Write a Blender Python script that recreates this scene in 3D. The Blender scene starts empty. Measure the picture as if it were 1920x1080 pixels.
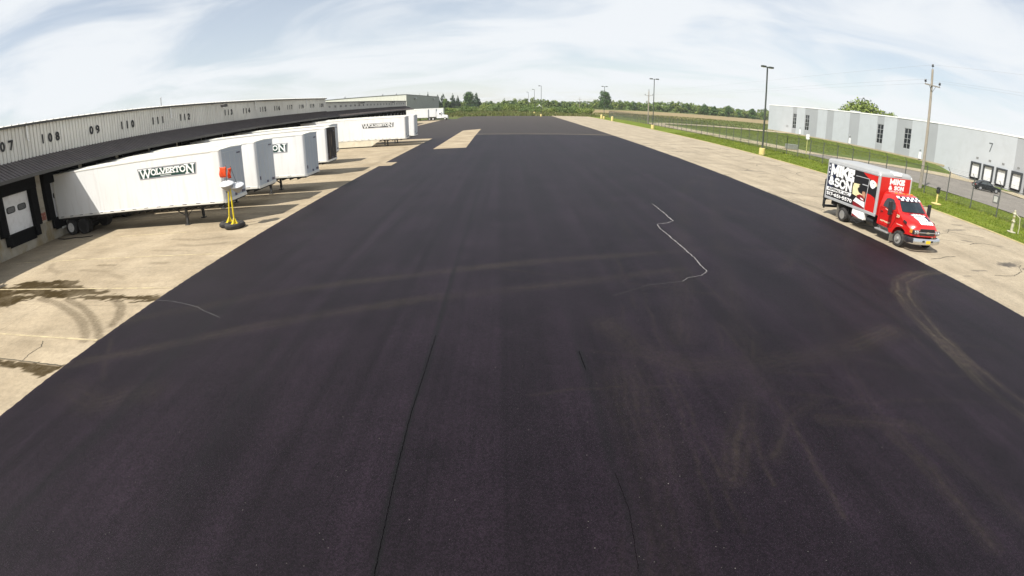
import bpy, math, random
import numpy as np
from mathutils import Vector, Matrix

random.seed(7)
RNG = np.random.default_rng(7)
S = bpy.context.scene
COL = S.collection
R = math.radians

# ------------------------------------------------------------------ camera
cam_d = bpy.data.cameras.new("camera")
cam = bpy.data.objects.new("camera", cam_d)
COL.objects.link(cam)
S.camera = cam
cam_d.type = 'PANO'                       # wide action-camera lens: angle = k1*r + k3*r^3
try:
    cam_d.panorama_type = 'FISHEYE_LENS_POLYNOMIAL'
    cc = cam_d
except Exception:
    cc = cam_d.cycles
    cc.panorama_type = 'FISHEYE_LENS_POLYNOMIAL'
K = 1920 / 36.0 / 1000.0
cc.fisheye_polynomial_k0 = 0.0
cc.fisheye_polynomial_k1 = -1.063 * K
cc.fisheye_polynomial_k2 = 0.0
cc.fisheye_polynomial_k3 = 0.0314 * K ** 3
cc.fisheye_polynomial_k4 = 0.0
cc.fisheye_fov = R(180)
cam_d.sensor_fit = 'HORIZONTAL'
cam_d.sensor_width = 36.0
cam_d.clip_start = 0.1
cam_d.clip_end = 12000
PITCH, YAW, ROLL, CAMH = 0.3675, 0.0092, -0.0039, 5.5


def _cw(v):
    x, y, f = v
    x, y = x * math.cos(ROLL) - y * math.sin(ROLL), x * math.sin(ROLL) + y * math.cos(ROLL)
    X, Y, Z = x, f * math.cos(PITCH) + y * math.sin(PITCH), y * math.cos(PITCH) - f * math.sin(PITCH)
    return Vector((X * math.cos(YAW) + Y * math.sin(YAW), -X * math.sin(YAW) + Y * math.cos(YAW), Z))


_r, _u, _b = _cw((1, 0, 0)), _cw((0, 1, 0)), -_cw((0, 0, 1))
cam.matrix_world = Matrix(((_r.x, _u.x, _b.x, 0), (_r.y, _u.y, _b.y, 0), (_r.z, _u.z, _b.z, CAMH), (0, 0, 0, 1)))

# ------------------------------------------------------------------ light
SUN_TO = Vector((-2.55, -1.95, 4.1)).normalized()        # towards the sun
SUN_EL = math.asin(SUN_TO.z)
SUN_AZ = math.atan2(SUN_TO.x, SUN_TO.y)
w = bpy.data.worlds.new("World")
S.world = w
w.use_nodes = True
nt = w.node_tree
nt.nodes.clear()


def N(t, kind, **kw):
    n = t.nodes.new(kind)
    for k, v in kw.items():
        if k.startswith('i_'):
            n.inputs[k[2:].replace('_', ' ')].default_value = v
        else:
            setattr(n, k, v)
    return n


def ramp(t, stops, interp='LINEAR'):
    n = t.nodes.new('ShaderNodeValToRGB')
    cr = n.color_ramp
    cr.interpolation = interp
    while len(cr.elements) < len(stops):
        cr.elements.new(0.5)
    for e, (p, c) in zip(cr.elements, stops):
        e.position = p
        e.color = c if len(c) == 4 else (*c, 1)
    return n


SKY_STRENGTH = 0.072
out = N(nt, 'ShaderNodeOutputWorld')
bg = N(nt, 'ShaderNodeBackground')
bg.inputs['Strength'].default_value = SKY_STRENGTH
sky = N(nt, 'ShaderNodeTexSky', sky_type='NISHITA', sun_disc=False, sun_elevation=SUN_EL, sun_rotation=SUN_AZ,
        air_density=1.0, dust_density=0.4, ozone_density=1.8, altitude=250)
tc = N(nt, 'ShaderNodeTexCoord')
sep = N(nt, 'ShaderNodeSeparateXYZ')
nt.links.new(tc.outputs['Generated'], sep.inputs[0])
zc = N(nt, 'ShaderNodeMath', operation='MAXIMUM')
nt.links.new(sep.outputs['Z'], zc.inputs[0])
zc.inputs[1].default_value = 0.0
za = N(nt, 'ShaderNodeMath', operation='ADD')
nt.links.new(zc.outputs[0], za.inputs[0])
za.inputs[1].default_value = 0.16
dv = N(nt, 'ShaderNodeVectorMath', operation='DIVIDE')
cb = N(nt, 'ShaderNodeCombineXYZ')
for i in range(3):
    nt.links.new(za.outputs[0], cb.inputs[i])
nt.links.new(tc.outputs['Generated'], dv.inputs[0])
nt.links.new(cb.outputs[0], dv.inputs[1])
mp = N(nt, 'ShaderNodeMapping')
mp.inputs['Scale'].default_value = (0.55, 0.80, 0.0)
mp.inputs['Rotation'].default_value = (0, 0, R(24))
mp.inputs['Location'].default_value = (3.4, 1.2, 0)
nt.links.new(dv.outputs[0], mp.inputs[0])
n1 = N(nt, 'ShaderNodeTexNoise')
n1.inputs['Scale'].default_value = 1.25
n1.inputs['Detail'].default_value = 7
n1.inputs['Roughness'].default_value = 0.56
n1.inputs['Distortion'].default_value = 0.7
nt.links.new(mp.outputs[0], n1.inputs['Vector'])
cr1 = ramp(nt, [(0.34, (0, 0, 0)), (0.60, (1, 1, 1))], 'EASE')
nt.links.new(n1.outputs['Fac'], cr1.inputs[0])
# clear-air colour: the physical sky under a thin veil of high cloud, thicker towards the horizon
vl = N(nt, 'ShaderNodeMapRange')
vl.inputs['From Max'].default_value = 0.75
vl.inputs['To Min'].default_value = 0.60
vl.inputs['To Max'].default_value = 0.05
nt.links.new(zc.outputs[0], vl.inputs['Value'])
cl = N(nt, 'ShaderNodeMath', operation='MULTIPLY')
nt.links.new(cr1.outputs[0], cl.inputs[0])
cl.inputs[1].default_value = 0.92
inv = N(nt, 'ShaderNodeMath', operation='SUBTRACT')
inv.inputs[0].default_value = 1.0
nt.links.new(vl.outputs[0], inv.inputs[1])
cf = N(nt, 'ShaderNodeMath', operation='MULTIPLY_ADD', use_clamp=True)
nt.links.new(inv.outputs[0], cf.inputs[0])
nt.links.new(cl.outputs[0], cf.inputs[1])
nt.links.new(vl.outputs[0], cf.inputs[2])
mixc = N(nt, 'ShaderNodeMix', data_type='RGBA')
nt.links.new(cf.outputs[0], mixc.inputs['Factor'])
nt.links.new(sky.outputs[0], mixc.inputs['A'])
mixc.inputs['B'].default_value = (8.3, 8.6, 8.9, 1)
nt.links.new(mixc.outputs['Result'], bg.inputs['Color'])
nt.links.new(bg.outputs[0], out.inputs[0])

sd = bpy.data.lights.new("sun", 'SUN')
sd.energy = 5.0
sd.angle = R(0.53)
sd.color = (1.0, 0.95, 0.86)
so = bpy.data.objects.new("sun", sd)
COL.objects.link(so)
so.rotation_euler = SUN_TO.to_track_quat('Z', 'Y').to_euler()
so.location = (-40, -30, 80)

S.view_settings.view_transform = 'Standard'
S.view_settings.look = 'None'
S.view_settings.exposure = 0.6
S.view_settings.gamma = 1.0
S.view_settings.use_curve_mapping = False
S.render.engine = 'CYCLES'
S.cycles.max_bounces = 6
S.cycles.transparent_max_bounces = 12
S.cycles.use_denoising = True

# ------------------------------------------------------------------ materials
MATS = {}


def mat(name, c, rough=0.6, metal=0.0, var=0.12, scale=3.0, stretch=(1, 1, 1), bump=0.0, bscale=40.0, dirt=None, dirt_amt=0.0,
        dirt_scale=2.0, dirt_stretch=(1, 1, 1), dirt_lo=0.5, spec=0.5, coat=0.0, world=False):
    if name in MATS:
        return MATS[name]
    m = bpy.data.materials.new(name)
    m.use_nodes = True
    t = m.node_tree
    p = t.nodes['Principled BSDF']
    p.inputs['Roughness'].default_value = rough
    p.inputs['Metallic'].default_value = metal
    p.inputs['Specular IOR Level'].default_value = spec
    if coat:
        p.inputs['Coat Weight'].default_value = coat
    if world:
        g = N(t, 'ShaderNodeNewGeometry')
        src = g.outputs['Position']
    else:
        g = N(t, 'ShaderNodeTexCoord')
        src = g.outputs['Object']
    mpn = N(t, 'ShaderNodeMapping')
    mpn.inputs['Scale'].default_value = stretch
    t.links.new(src, mpn.inputs[0])
    nz = N(t, 'ShaderNodeTexNoise')
    nz.inputs['Scale'].default_value = scale
    nz.inputs['Detail'].default_value = 5
    t.links.new(mpn.outputs[0], nz.inputs['Vector'])
    lo = tuple(max(0, x * (1 - var)) for x in c)
    hi = tuple(min(1, x * (1 + var)) for x in c)
    r = ramp(t, [(0.3, lo), (0.7, hi)])
    t.links.new(nz.outputs['Fac'], r.inputs[0])
    col = r.outputs[0]
    if dirt is not None:
        mp2 = N(t, 'ShaderNodeMapping')
        mp2.inputs['Scale'].default_value = dirt_stretch
        mp2.inputs['Location'].default_value = (3.3, 7.1, 1.9)
        t.links.new(src, mp2.inputs[0])
        nz2 = N(t, 'ShaderNodeTexNoise')
        nz2.inputs['Scale'].default_value = dirt_scale
        nz2.inputs['Detail'].default_value = 6
        t.links.new(mp2.outputs[0], nz2.inputs['Vector'])
        mr = N(t, 'ShaderNodeMapRange')
        mr.inputs['From Min'].default_value = dirt_lo
        mr.inputs['From Max'].default_value = dirt_lo + 0.25
        mr.inputs['To Max'].default_value = dirt_amt
        t.links.new(nz2.outputs['Fac'], mr.inputs['Value'])
        mx = N(t, 'ShaderNodeMix', data_type='RGBA')
        t.links.new(mr.outputs[0], mx.inputs['Factor'])
        t.links.new(col, mx.inputs['A'])
        mx.inputs['B'].default_value = (*dirt, 1)
        col = mx.outputs['Result']
    t.links.new(col, p.inputs['Base Color'])
    if bump > 0:
        nb = N(t, 'ShaderNodeTexNoise')
        nb.inputs['Scale'].default_value = bscale
        nb.inputs['Detail'].default_value = 4
        t.links.new(src, nb.inputs['Vector'])
        b = N(t, 'ShaderNodeBump')
        b.inputs['Strength'].default_value = bump
        b.inputs['Distance'].default_value = 0.02
        t.links.new(nb.outputs['Fac'], b.inputs['Height'])
        t.links.new(b.outputs[0], p.inputs['Normal'])
    MATS[name] = m
    return m


def ground_mat(name, base, layers, noise=(), rough=0.85, spec=0.4, bump=0.25, bscale=25.0, streak=None, speck=0.0, speck_scale=60.0):
    """Ground material: base two-tone noise, optional along-Y paving streaks, then wear layers read from
    the mesh's point attributes (each broken up by noise)."""
    m = bpy.data.materials.new(name)
    m.use_nodes = True
    t = m.node_tree
    p = t.nodes['Principled BSDF']
    p.inputs['Roughness'].default_value = rough
    p.inputs['Specular IOR Level'].default_value = spec
    g = N(t, 'ShaderNodeNewGeometry')
    pos = g.outputs['Position']
    c0, c1 = base
    nz = N(t, 'ShaderNodeTexNoise')
    nz.inputs['Scale'].default_value = 0.35
    nz.inputs['Detail'].default_value = 8
    nz.inputs['Roughness'].default_value = 0.62
    t.links.new(pos, nz.inputs['Vector'])
    r = ramp(t, [(0.32, c0), (0.68, c1)])
    t.links.new(nz.outputs['Fac'], r.inputs[0])
    col = r.outputs[0]

    def mul(col, fac_socket, lo, hi):
        mr = N(t, 'ShaderNodeMapRange')
        mr.inputs['From Min'].default_value = 0.3
        mr.inputs['From Max'].default_value = 0.7
        mr.inputs['To Min'].default_value = lo
        mr.inputs['To Max'].default_value = hi
        t.links.new(fac_socket, mr.inputs['Value'])
        v = N(t, 'ShaderNodeVectorMath', operation='SCALE')
        t.links.new(col, v.inputs[0])
        t.links.new(mr.outputs[0], v.inputs['Scale'])
        return v.outputs[0]

    if streak:
        for (sx, sy, lo, hi) in streak:
            mpn = N(t, 'ShaderNodeMapping')
            mpn.inputs['Scale'].default_value = (sx, sy, 0)
            t.links.new(pos, mpn.inputs[0])
            n2 = N(t, 'ShaderNodeTexNoise')
            n2.inputs['Scale'].default_value = 1.0
            n2.inputs['Detail'].default_value = 3
            t.links.new(mpn.outputs[0], n2.inputs['Vector'])
            col = mul(col, n2.outputs['Fac'], lo, hi)
    for (sc, lo, hi) in noise:
        n3 = N(t, 'ShaderNodeTexNoise')
        n3.inputs['Scale'].default_value = sc
        n3.inputs['Detail'].default_value = 6
        n3.inputs['Roughness'].default_value = 0.65
        t.links.new(pos, n3.inputs['Vector'])
        col = mul(col, n3.outputs['Fac'], lo, hi)
    if speck > 0:
        vz = N(t, 'ShaderNodeTexVoronoi')
        vz.inputs['Scale'].default_value = speck_scale
        t.links.new(pos, vz.inputs['Vector'])
        col = mul(col, vz.outputs['Color'], 1 - speck, 1 + speck)
    for (attr, c, sc, hard) in layers:
        a = N(t, 'ShaderNodeAttribute', attribute_name=attr)
        n4 = N(t, 'ShaderNodeTexNoise')
        n4.inputs['Scale'].default_value = sc
        n4.inputs['Detail'].default_value = 7
        n4.inputs['Roughness'].default_value = 0.7
        t.links.new(pos, n4.inputs['Vector'])
        # factor = clamp(attr + (noise-.5)*hard*attr')
        ma = N(t, 'ShaderNodeMath', operation='MULTIPLY_ADD')
        t.links.new(n4.outputs['Fac'], ma.inputs[0])
        ma.inputs[1].default_value = hard
        ma.inputs[2].default_value = -hard * 0.5
        ad = N(t, 'ShaderNodeMath', operation='ADD')
        ad.inputs[1].default_value = 1.0
        t.links.new(ma.outputs[0], ad.inputs[0])
        mm = N(t, 'ShaderNodeMath', operation='MULTIPLY', use_clamp=True)
        t.links.new(ad.outputs[0], mm.inputs[0])
        t.links.new(a.outputs['Fac'], mm.inputs[1])
        mx = N(t, 'ShaderNodeMix', data_type='RGBA')
        t.links.new(mm.outputs[0], mx.inputs['Factor'])
        t.links.new(col, mx.inputs['A'])
        mx.inputs['B'].default_value = (*c, 1)
        col = mx.outputs['Result']
    t.links.new(col, p.inputs['Base Color'])
    nb = N(t, 'ShaderNodeTexNoise')
    nb.inputs['Scale'].default_value = bscale
    nb.inputs['Detail'].default_value = 5
    t.links.new(pos, nb.inputs['Vector'])
    b = N(t, 'ShaderNodeBump')
    b.inputs['Strength'].default_value = bump
    b.inputs['Distance'].default_value = 0.02
    t.links.new(nb.outputs['Fac'], b.inputs['Height'])
    t.links.new(b.outputs[0], p.inputs['Normal'])
    return m


def leaf_mat(name, c0, c1, c2, scale=0.35):
    m = bpy.data.materials.new(name)
    m.use_nodes = True
    t = m.node_tree
    p = t.nodes['Principled BSDF']
    p.inputs['Roughness'].default_value = 0.65
    p.inputs['Specular IOR Level'].default_value = 0.25
    g = N(t, 'ShaderNodeNewGeometry')
    n1 = N(t, 'ShaderNodeTexNoise')
    n1.inputs['Scale'].default_value = scale
    n1.inputs['Detail'].default_value = 3
    t.links.new(g.outputs['Position'], n1.inputs['Vector'])
    ad = N(t, 'ShaderNodeMath', operation='MULTIPLY_ADD')
    t.links.new(g.outputs['Random Per Island'], ad.inputs[0])
    ad.inputs[1].default_value = 0.35
    t.links.new(n1.outputs['Fac'], ad.inputs[2])
    r = ramp(t, [(0.42, c0), (0.66, c1), (0.9, c2)])
    t.links.new(ad.outputs[0], r.inputs[0])
    t.links.new(r.outputs[0], p.inputs['Base Color'])
    MATS[name] = m
    return m


def glass_mat(name, c, rough=0.06):
    return mat(name, c, rough=rough, var=0.05, spec=0.8)


# ------------------------------------------------------------------ mesh building
ORG = {}


class MB:
    def __init__(s):
        s.v, s.f, s.m = [], [], []

    def add(s, vs, fs, mi=0):
        b = len(s.v)
        s.v += [tuple(v) for v in vs]
        for f in fs:
            s.f.append(tuple(i + b for i in f))
            s.m.append(mi)
        return s

    def box(s, x0, x1, y0, y1, z0, z1, mi=0):
        x0, x1 = min(x0, x1), max(x0, x1)
        y0, y1 = min(y0, y1), max(y0, y1)
        z0, z1 = min(z0, z1), max(z0, z1)
        return s.add([(x0, y0, z0), (x1, y0, z0), (x1, y1, z0), (x0, y1, z0), (x0, y0, z1), (x1, y0, z1), (x1, y1, z1), (x0, y1, z1)],
                     [(0, 3, 2, 1), (4, 5, 6, 7), (0, 1, 5, 4), (1, 2, 6, 5), (2, 3, 7, 6), (3, 0, 4, 7)], mi)

    def bbox(s, x0, x1, y0, y1, z0, z1, b=0.02, mi=0):
        """box with chamfered edges"""
        vs, idx = [], {}
        for ix, (xa, xs) in enumerate(((x0, 1), (x1, -1))):
            for iy, (ya, ys) in enumerate(((y0, 1), (y1, -1))):
                for iz, (za_, zs) in enumerate(((z0, 1), (z1, -1))):
                    for k in range(3):
                        p = [xa + xs * b, ya + ys * b, za_ + zs * b]
                        p[k] = (xa, ya, za_)[k]
                        idx[(ix, iy, iz, k)] = len(vs)
                        vs.append(tuple(p))
        q = lambda *a: idx[a]
        fs = []
        for i in (0, 1):
            f = [q(i, 0, 0, 0), q(i, 1, 0, 0), q(i, 1, 1, 0), q(i, 0, 1, 0)]
            fs.append(f if i else f[::-1])
            f = [q(0, i, 0, 1), q(1, i, 0, 1), q(1, i, 1, 1), q(0, i, 1, 1)]
            fs.append(f if not i else f[::-1])
            f = [q(0, 0, i, 2), q(1, 0, i, 2), q(1, 1, i, 2), q(0, 1, i, 2)]
            fs.append(f if i else f[::-1])
        for i in (0, 1):
            for j in (0, 1):
                fs.append([q(i, j, 0, 0), q(i, j, 1, 0), q(i, j, 1, 1), q(i, j, 0, 1)])
                fs.append([q(i, 0, j, 0), q(i, 1, j, 0), q(i, 1, j, 2), q(i, 0, j, 2)])
                fs.append([q(0, i, j, 1), q(1, i, j, 1), q(1, i, j, 2), q(0, i, j, 2)])
                for k in (0, 1):
                    fs.append([q(i, j, k, 0), q(i, j, k, 1), q(i, j, k, 2)])
        return s.add(vs, fs, mi)

    def cyl(s, p0, p1, r0, r1=None, n=10, caps=True, mi=0):
        r1 = r0 if r1 is None else r1
        p0, p1 = Vector(p0), Vector(p1)
        d = (p1 - p0).normalized()
        a = d.orthogonal().normalized()
        b = d.cross(a)
        vs = []
        for (p, r) in ((p0, r0), (p1, r1)):
            for i in range(n):
                t = 2 * math.pi * i / n
                vs.append(p + a * (r * math.cos(t)) + b * (r * math.sin(t)))
        fs = [(i, (i + 1) % n, n + (i + 1) % n, n + i) for i in range(n)]
        if caps:
            fs += [tuple(range(n - 1, -1, -1)), tuple(range(n, 2 * n))]
        return s.add(vs, fs, mi)

    def tube(s, pts, r, n=6, mi=0):
        for a, b in zip(pts[:-1], pts[1:]):
            s.cyl(a, b, r, n=n, mi=mi)
        return s

    def lathe(s, prof, c, axis=(0, 0, 1), n=24, mi=0):
        """prof: list of (radius, height along axis)"""
        c = Vector(c)
        d = Vector(axis).normalized()
        a = d.orthogonal().normalized()
        b = d.cross(a)
        vs = []
        for (r, h) in prof:
            for i in range(n):
                t = 2 * math.pi * i / n
                vs.append(c + d * h + a * (r * math.cos(t)) + b * (r * math.sin(t)))
        fs = []
        for j in range(len(prof) - 1):
            for i in range(n):
                k = (i + 1) % n
                fs.append((j * n + i, j * n + k, (j + 1) * n + k, (j + 1) * n + i))
        if prof[0][0] > 1e-6:
            fs.append(tuple(range(n - 1, -1, -1)))
        if prof[-1][0] > 1e-6:
            fs.append(tuple(range((len(prof) - 1) * n, len(prof) * n)))
        return s.add(vs, fs, mi)

    def poly(s, pts, mi=0):
        return s.add(pts, [tuple(range(len(pts)))], mi)

    def prism(s, pts, off, mi=0):
        """planar polygon pts extruded by vector off"""
        n = len(pts)
        o = Vector(off)
        vs = [Vector(p) for p in pts] + [Vector(p) + o for p in pts]
        fs = [tuple(range(n - 1, -1, -1)), tuple(range(n, 2 * n))]
        fs += [(i, (i + 1) % n, n + (i + 1) % n, n + i) for i in range(n)]
        return s.add(vs, fs, mi)

    def loft(s, secs, caps=True, closed=True, mi=0):
        n = len(secs[0])
        vs = [p for sec in secs for p in sec]
        fs = []
        rng = n if closed else n - 1
        for j in range(len(secs) - 1):
            for i in range(rng):
                k = (i + 1) % n
                fs.append((j * n + i, j * n + k, (j + 1) * n + k, (j + 1) * n + i))
        if caps and closed:
            fs += [tuple(range(n - 1, -1, -1)), tuple(range((len(secs) - 1) * n, len(secs) * n))]
        return s.add(vs, fs, mi)


def link(name, me, parent=None, origin=None):
    o = bpy.data.objects.new(name, me)
    COL.objects.link(o)
    org = Vector((0, 0, 0))
    if parent is not None:
        o.parent = parent
        org = ORG.get(parent.name, Vector((0, 0, 0)))
    if origin is not None:
        o.location = Vector(origin) - org
        org = Vector(origin)
    ORG[o.name] = org
    return o


def obj(name, mb, mats, parent=None, origin=None, smooth=False, label=None, kind=None, fixn=True):
    me = bpy.data.meshes.new(name)
    org = Vector(origin) if origin is not None else (ORG.get(parent.name, Vector((0, 0, 0))) if parent is not None else Vector((0, 0, 0)))
    vs = [(x - org.x, y - org.y, z - org.z) for (x, y, z) in mb.v]
    me.from_pydata(vs, [], mb.f)
    if not isinstance(mats, (list, tuple)):
        mats = [mats]
    for mm in mats:
        me.materials.append(mm)
    if len(mats) > 1:
        me.polygons.foreach_set('material_index', mb.m)
    if fixn:
        import bmesh
        bm = bmesh.new()
        bm.from_mesh(me)
        bmesh.ops.recalc_face_normals(bm, faces=bm.faces)
        bm.to_mesh(me)
        bm.free()
    if smooth:
        me.polygons.foreach_set('use_smooth', [True] * len(me.polygons))
        try:
            me.set_sharp_from_angle(angle=R(38))
        except Exception:
            pass
    me.update()
    o = link(name, me, parent, origin)
    if label:
        o['label'] = label
    if kind:
        o['kind'] = kind
    return o


def tag(o, label, cat, group=None):
    o['label'] = label
    o['category'] = cat
    if group:
        o['group'] = group
    return o


def thing(name, label, cat, loc=(0, 0, 0), group=None):
    o = bpy.data.objects.new(name, None)
    COL.objects.link(o)
    o.location = loc
    o.empty_display_size = 0.3
    ORG[o.name] = Vector(loc)
    return tag(o, label, cat, group)


def copy_tree(o, parent=None):
    c = o.copy()
    COL.objects.link(c)
    if parent is not None:
        c.parent = parent
    for ch in list(o.children):
        copy_tree(ch, c)
    return c


def mesh_np(name, verts, faces_flat, n_per, mats, parent=None, kind=None, attrs=None, origin=None):
    me = bpy.data.meshes.new(name)
    nv = len(verts)
    nf = len(faces_flat) // n_per
    me.vertices.add(nv)
    me.vertices.foreach_set('co', np.asarray(verts, np.float32).ravel())
    me.loops.add(nf * n_per)
    me.loops.foreach_set('vertex_index', np.asarray(faces_flat, np.int32))
    me.polygons.add(nf)
    me.polygons.foreach_set('loop_start', np.arange(0, nf * n_per, n_per, dtype=np.int32))
    try:
        me.polygons.foreach_set('loop_total', np.full(nf, n_per, np.int32))
    except Exception:
        pass
    me.update(calc_edges=True)
    me.validate()
    for mm in (mats if isinstance(mats, (list, tuple)) else [mats]):
        me.materials.append(mm)
    for k, a in (attrs or {}).items():
        at = me.attributes.new(k, 'FLOAT', 'POINT')
        at.data.foreach_set('value', np.asarray(a, np.float32).ravel())
    o = link(name, me, parent, origin)
    if kind:
        o['kind'] = kind
    return o


def grid(name, xs, ys, zf, m, attrs=None, parent=None, kind=None, keep=None, warp=None):
    xs, ys = np.asarray(xs, float), np.asarray(ys, float)
    X, Y = np.meshgrid(xs, ys)
    Z = zf(X, Y) if callable(zf) else np.full_like(X, zf)
    v = np.stack([X.ravel(), Y.ravel(), Z.ravel()], 1)
    if warp is not None:
        v = warp(v)
    nx, ny = len(xs), len(ys)
    I = np.arange(nx * ny).reshape(ny, nx)
    F = np.stack([I[:-1, :-1].ravel(), I[:-1, 1:].ravel(), I[1:, 1:].ravel(), I[1:, :-1].ravel()], 1)
    if keep is not None:
        cx = (X[:-1, :-1] + X[1:, 1:]).ravel() / 2
        cy = (Y[:-1, :-1] + Y[1:, 1:]).ravel() / 2
        F = F[keep(cx, cy)]
    at = {k: f(X.ravel(), Y.ravel()) for k, f in (attrs or {}).items()}
    return mesh_np(name, v, F.ravel(), 4, m, parent, kind, at)


# ------------------------------------------------------------------ wear masks (numpy, metres)
def dist_pl(x, y, pts):
    d = np.full(x.shape, 1e9)
    for (ax, ay), (bx, by) in zip(pts[:-1], pts[1:]):
        vx, vy = bx - ax, by - ay
        L = vx * vx + vy * vy + 1e-9
        t = np.clip(((x - ax) * vx + (y - ay) * vy) / L, 0, 1)
        d = np.minimum(d, np.hypot(x - ax - t * vx, y - ay - t * vy))
    return d


def band(x, y, pts, wd, soft, amt=1.0):
    d = dist_pl(x, y, pts)
    return amt * np.clip((wd + soft - d) / soft, 0, 1)


def inpoly(x, y, P):
    r = np.zeros(x.shape, bool)
    n = len(P)
    for i in range(n):
        x0, y0 = P[i]
        x1, y1 = P[(i + 1) % n]
        if y0 == y1:
            continue
        c = ((y0 > y) != (y1 > y)) & (x < (x1 - x0) * (y - y0) / (y1 - y0) + x0)
        r ^= c
    return r


def wob(x, y, s, seed=0):
    a = np.sin(x * s * 1.7 + 1.3 * seed) * np.cos(y * s * 2.3 + seed) + np.sin((x + y) * s * 3.1 + 2 * seed) * 0.6 + np.sin((x * 0.7 - y) * s * 5.3 + seed) * 0.35
    return a / 1.95


DUST = [  # (polyline, half width, softness, strength)
    ([(-12.62, 11.09), (-10.9, 12.19), (-9.24, 12.94), (-7.7, 13.83), (-5.07, 14.87), (-2.7, 15.68), (0.91, 16.78), (7.38, 18.27)], 0.1, 0.35, 0.40),
    ([(-12.2, 8.5), (-11.53, 8.94), (-9.31, 10.04), (-7.3, 11.21), (-5.25, 12.24), (-2.37, 13.47), (-0.03, 14.07), (2.51, 14.8), (6.13, 15.99)], 0.1, 0.35, 0.34),
    ([(18.9, 15.8), (16.8, 15.62), (15.19, 14.85), (13.95, 13.48), (13.02, 11.63), (12.46, 9.73), (11.78, 7.08), (11.9, 4.5)], 0.08, 0.28, 0.75),
    ([(18.9, 15.7), (17.31, 15.43), (15.47, 14.56), (14.13, 12.96), (12.96, 10.22), (12.45, 8.09), (12.5, 5.0)], 0.05, 0.2, 0.75),
    ([(16.3, 14.9), (14.7, 13.6), (13.5, 11.7), (12.7, 9.6)], 0.1, 0.5, 0.35),
    ([(15.98, 39.99), (12.66, 34.08), (9.32, 25.15), (6.87, 18.25), (4.22, 10.56)], 0.1, 0.6, 0.18),
    ([(17.6, 41.5), (14.2, 33.0), (11.0, 24.5), (8.6, 18.0), (6.2, 11.5), (5.2, 8.0)], 0.1, 0.6, 0.14),
    ([(11.13, 10.6), (9.05, 9.82), (7.08, 9.46), (5.46, 9.24), (4.12, 9.25), (3.07, 10.07), (2.58, 11.56)], 0.12, 0.6, 0.34),
    ([(7.52, 6.2), (7.57, 4.69), (7.45, 3.0)], 0.08, 0.25, 0.30),
    ([(8.31, 6.0), (8.44, 4.43), (8.73, 3.0)], 0.08, 0.25, 0.24),
    ([(6.2, 6.9), (7.1, 6.7), (8.2, 6.2)], 0.06, 0.25, 0.30),
    ([(6.16, 10.41), (5.72, 9.34), (4.34, 6.99), (3.56, 5.61)], 0.04, 0.4, 0.28),
    ([(2.0, 4.0), (2.4, 6.5), (2.6, 9.0)], 0.2, 0.8, 0.16),
    ([(4.6, 6.0), (5.4, 7.1), (6.4, 7.6)], 0.05, 0.2, 0.20),
    ([(18.5, 10.0), (18.4, 24.0)], 0.0, 0.5, 0.22),
    ([(17.6, 8.0), (17.4, 30.0)], 0.0, 0.5, 0.16),
    ([(-11.6, 10.5), (-10.6, 9.1), (-9.9, 8.2)], 0.02, 0.15, 0.20),
    ([(-10.8, 7.6), (-9.3, 7.2), (-8.2, 7.9)], 0.15, 0.7, 0.24),
    ([(-7.3, 55.0), (-7.0, 61.5)], 0.8, 1.2, 0.22),
]
SEAMS = [([(-1.73, 2.5), (-1.81, 5.87), (-1.84, 7.65), (-1.79, 9.46), (-1.8, 16)], 0.012, 0.06, 1.0),
         ([(-1.8, 16), (-1.75, 60)], 0.03, 0.1, 0.4),
         ([(1.6, 60), (1.6, 14.26), (1.63, 10.15)], 0.03, 0.12, 0.30), ([(1.63, 10.15), (1.66, 9.3)], 0.02, 0.09, 0.9),
         ([(1.66, 9.3), (1.68, 6.1), (1.75, 5.12), (1.6, 2.5)], 0.03, 0.12, 0.45),
         ([(-8.62, 2.5), (-8.31, 6.49), (-8.61, 9.85), (-8.74, 13.52)], 0.05, 0.35, 0.50), ([(-8.74, 13.5), (-8.6, 60)], 0.05, 0.3, 0.28),
         ([(-5.45, 2.5), (-5.46, 6.46), (-5.87, 10.63)], 0.03, 0.22, 0.38), ([(-5.2, 2.5), (-5.4, 60)], 0.03, 0.22, 0.15),
         ([(5.0, 2.5), (5.1, 60)], 0.03, 0.2, 0.2), ([(8.4, 2.5), (8.3, 60)], 0.03, 0.25, 0.25), ([(12, 6), (11.8, 60)], 0.05, 0.3, 0.22),
         ([(15.2, 6), (15.1, 60)], 0.05, 0.3, 0.22)]


_dr = random.Random(31)
for _k in range(34):
    _x, _y = _dr.uniform(2.5, 17), _dr.uniform(3.5, 22)
    _a = _dr.choice([1.35, 1.8, 0.3, 2.7, 1.57]) + _dr.uniform(-.3, .3)
    _c = _dr.uniform(-.09, .09)
    _P = [(_x, _y)]
    if _x < 5:
        _a = 1.5 + _dr.uniform(-.12, .12)
        _c *= .3
    for _ in range(_dr.randint(5, 12)):
        _a += _c
        _x, _y = _x + .9 * math.cos(_a), _y + .9 * math.sin(_a)
        _P.append((_x, _y))
    DUST.append((_P, 0.0, _dr.uniform(.07, .11), _dr.uniform(.04, .11)))
    if _dr.random() < .4:
        DUST.append(([(a + .22, b) for a, b in _P], 0.0, .08, _dr.uniform(.04, .09)))


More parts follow.
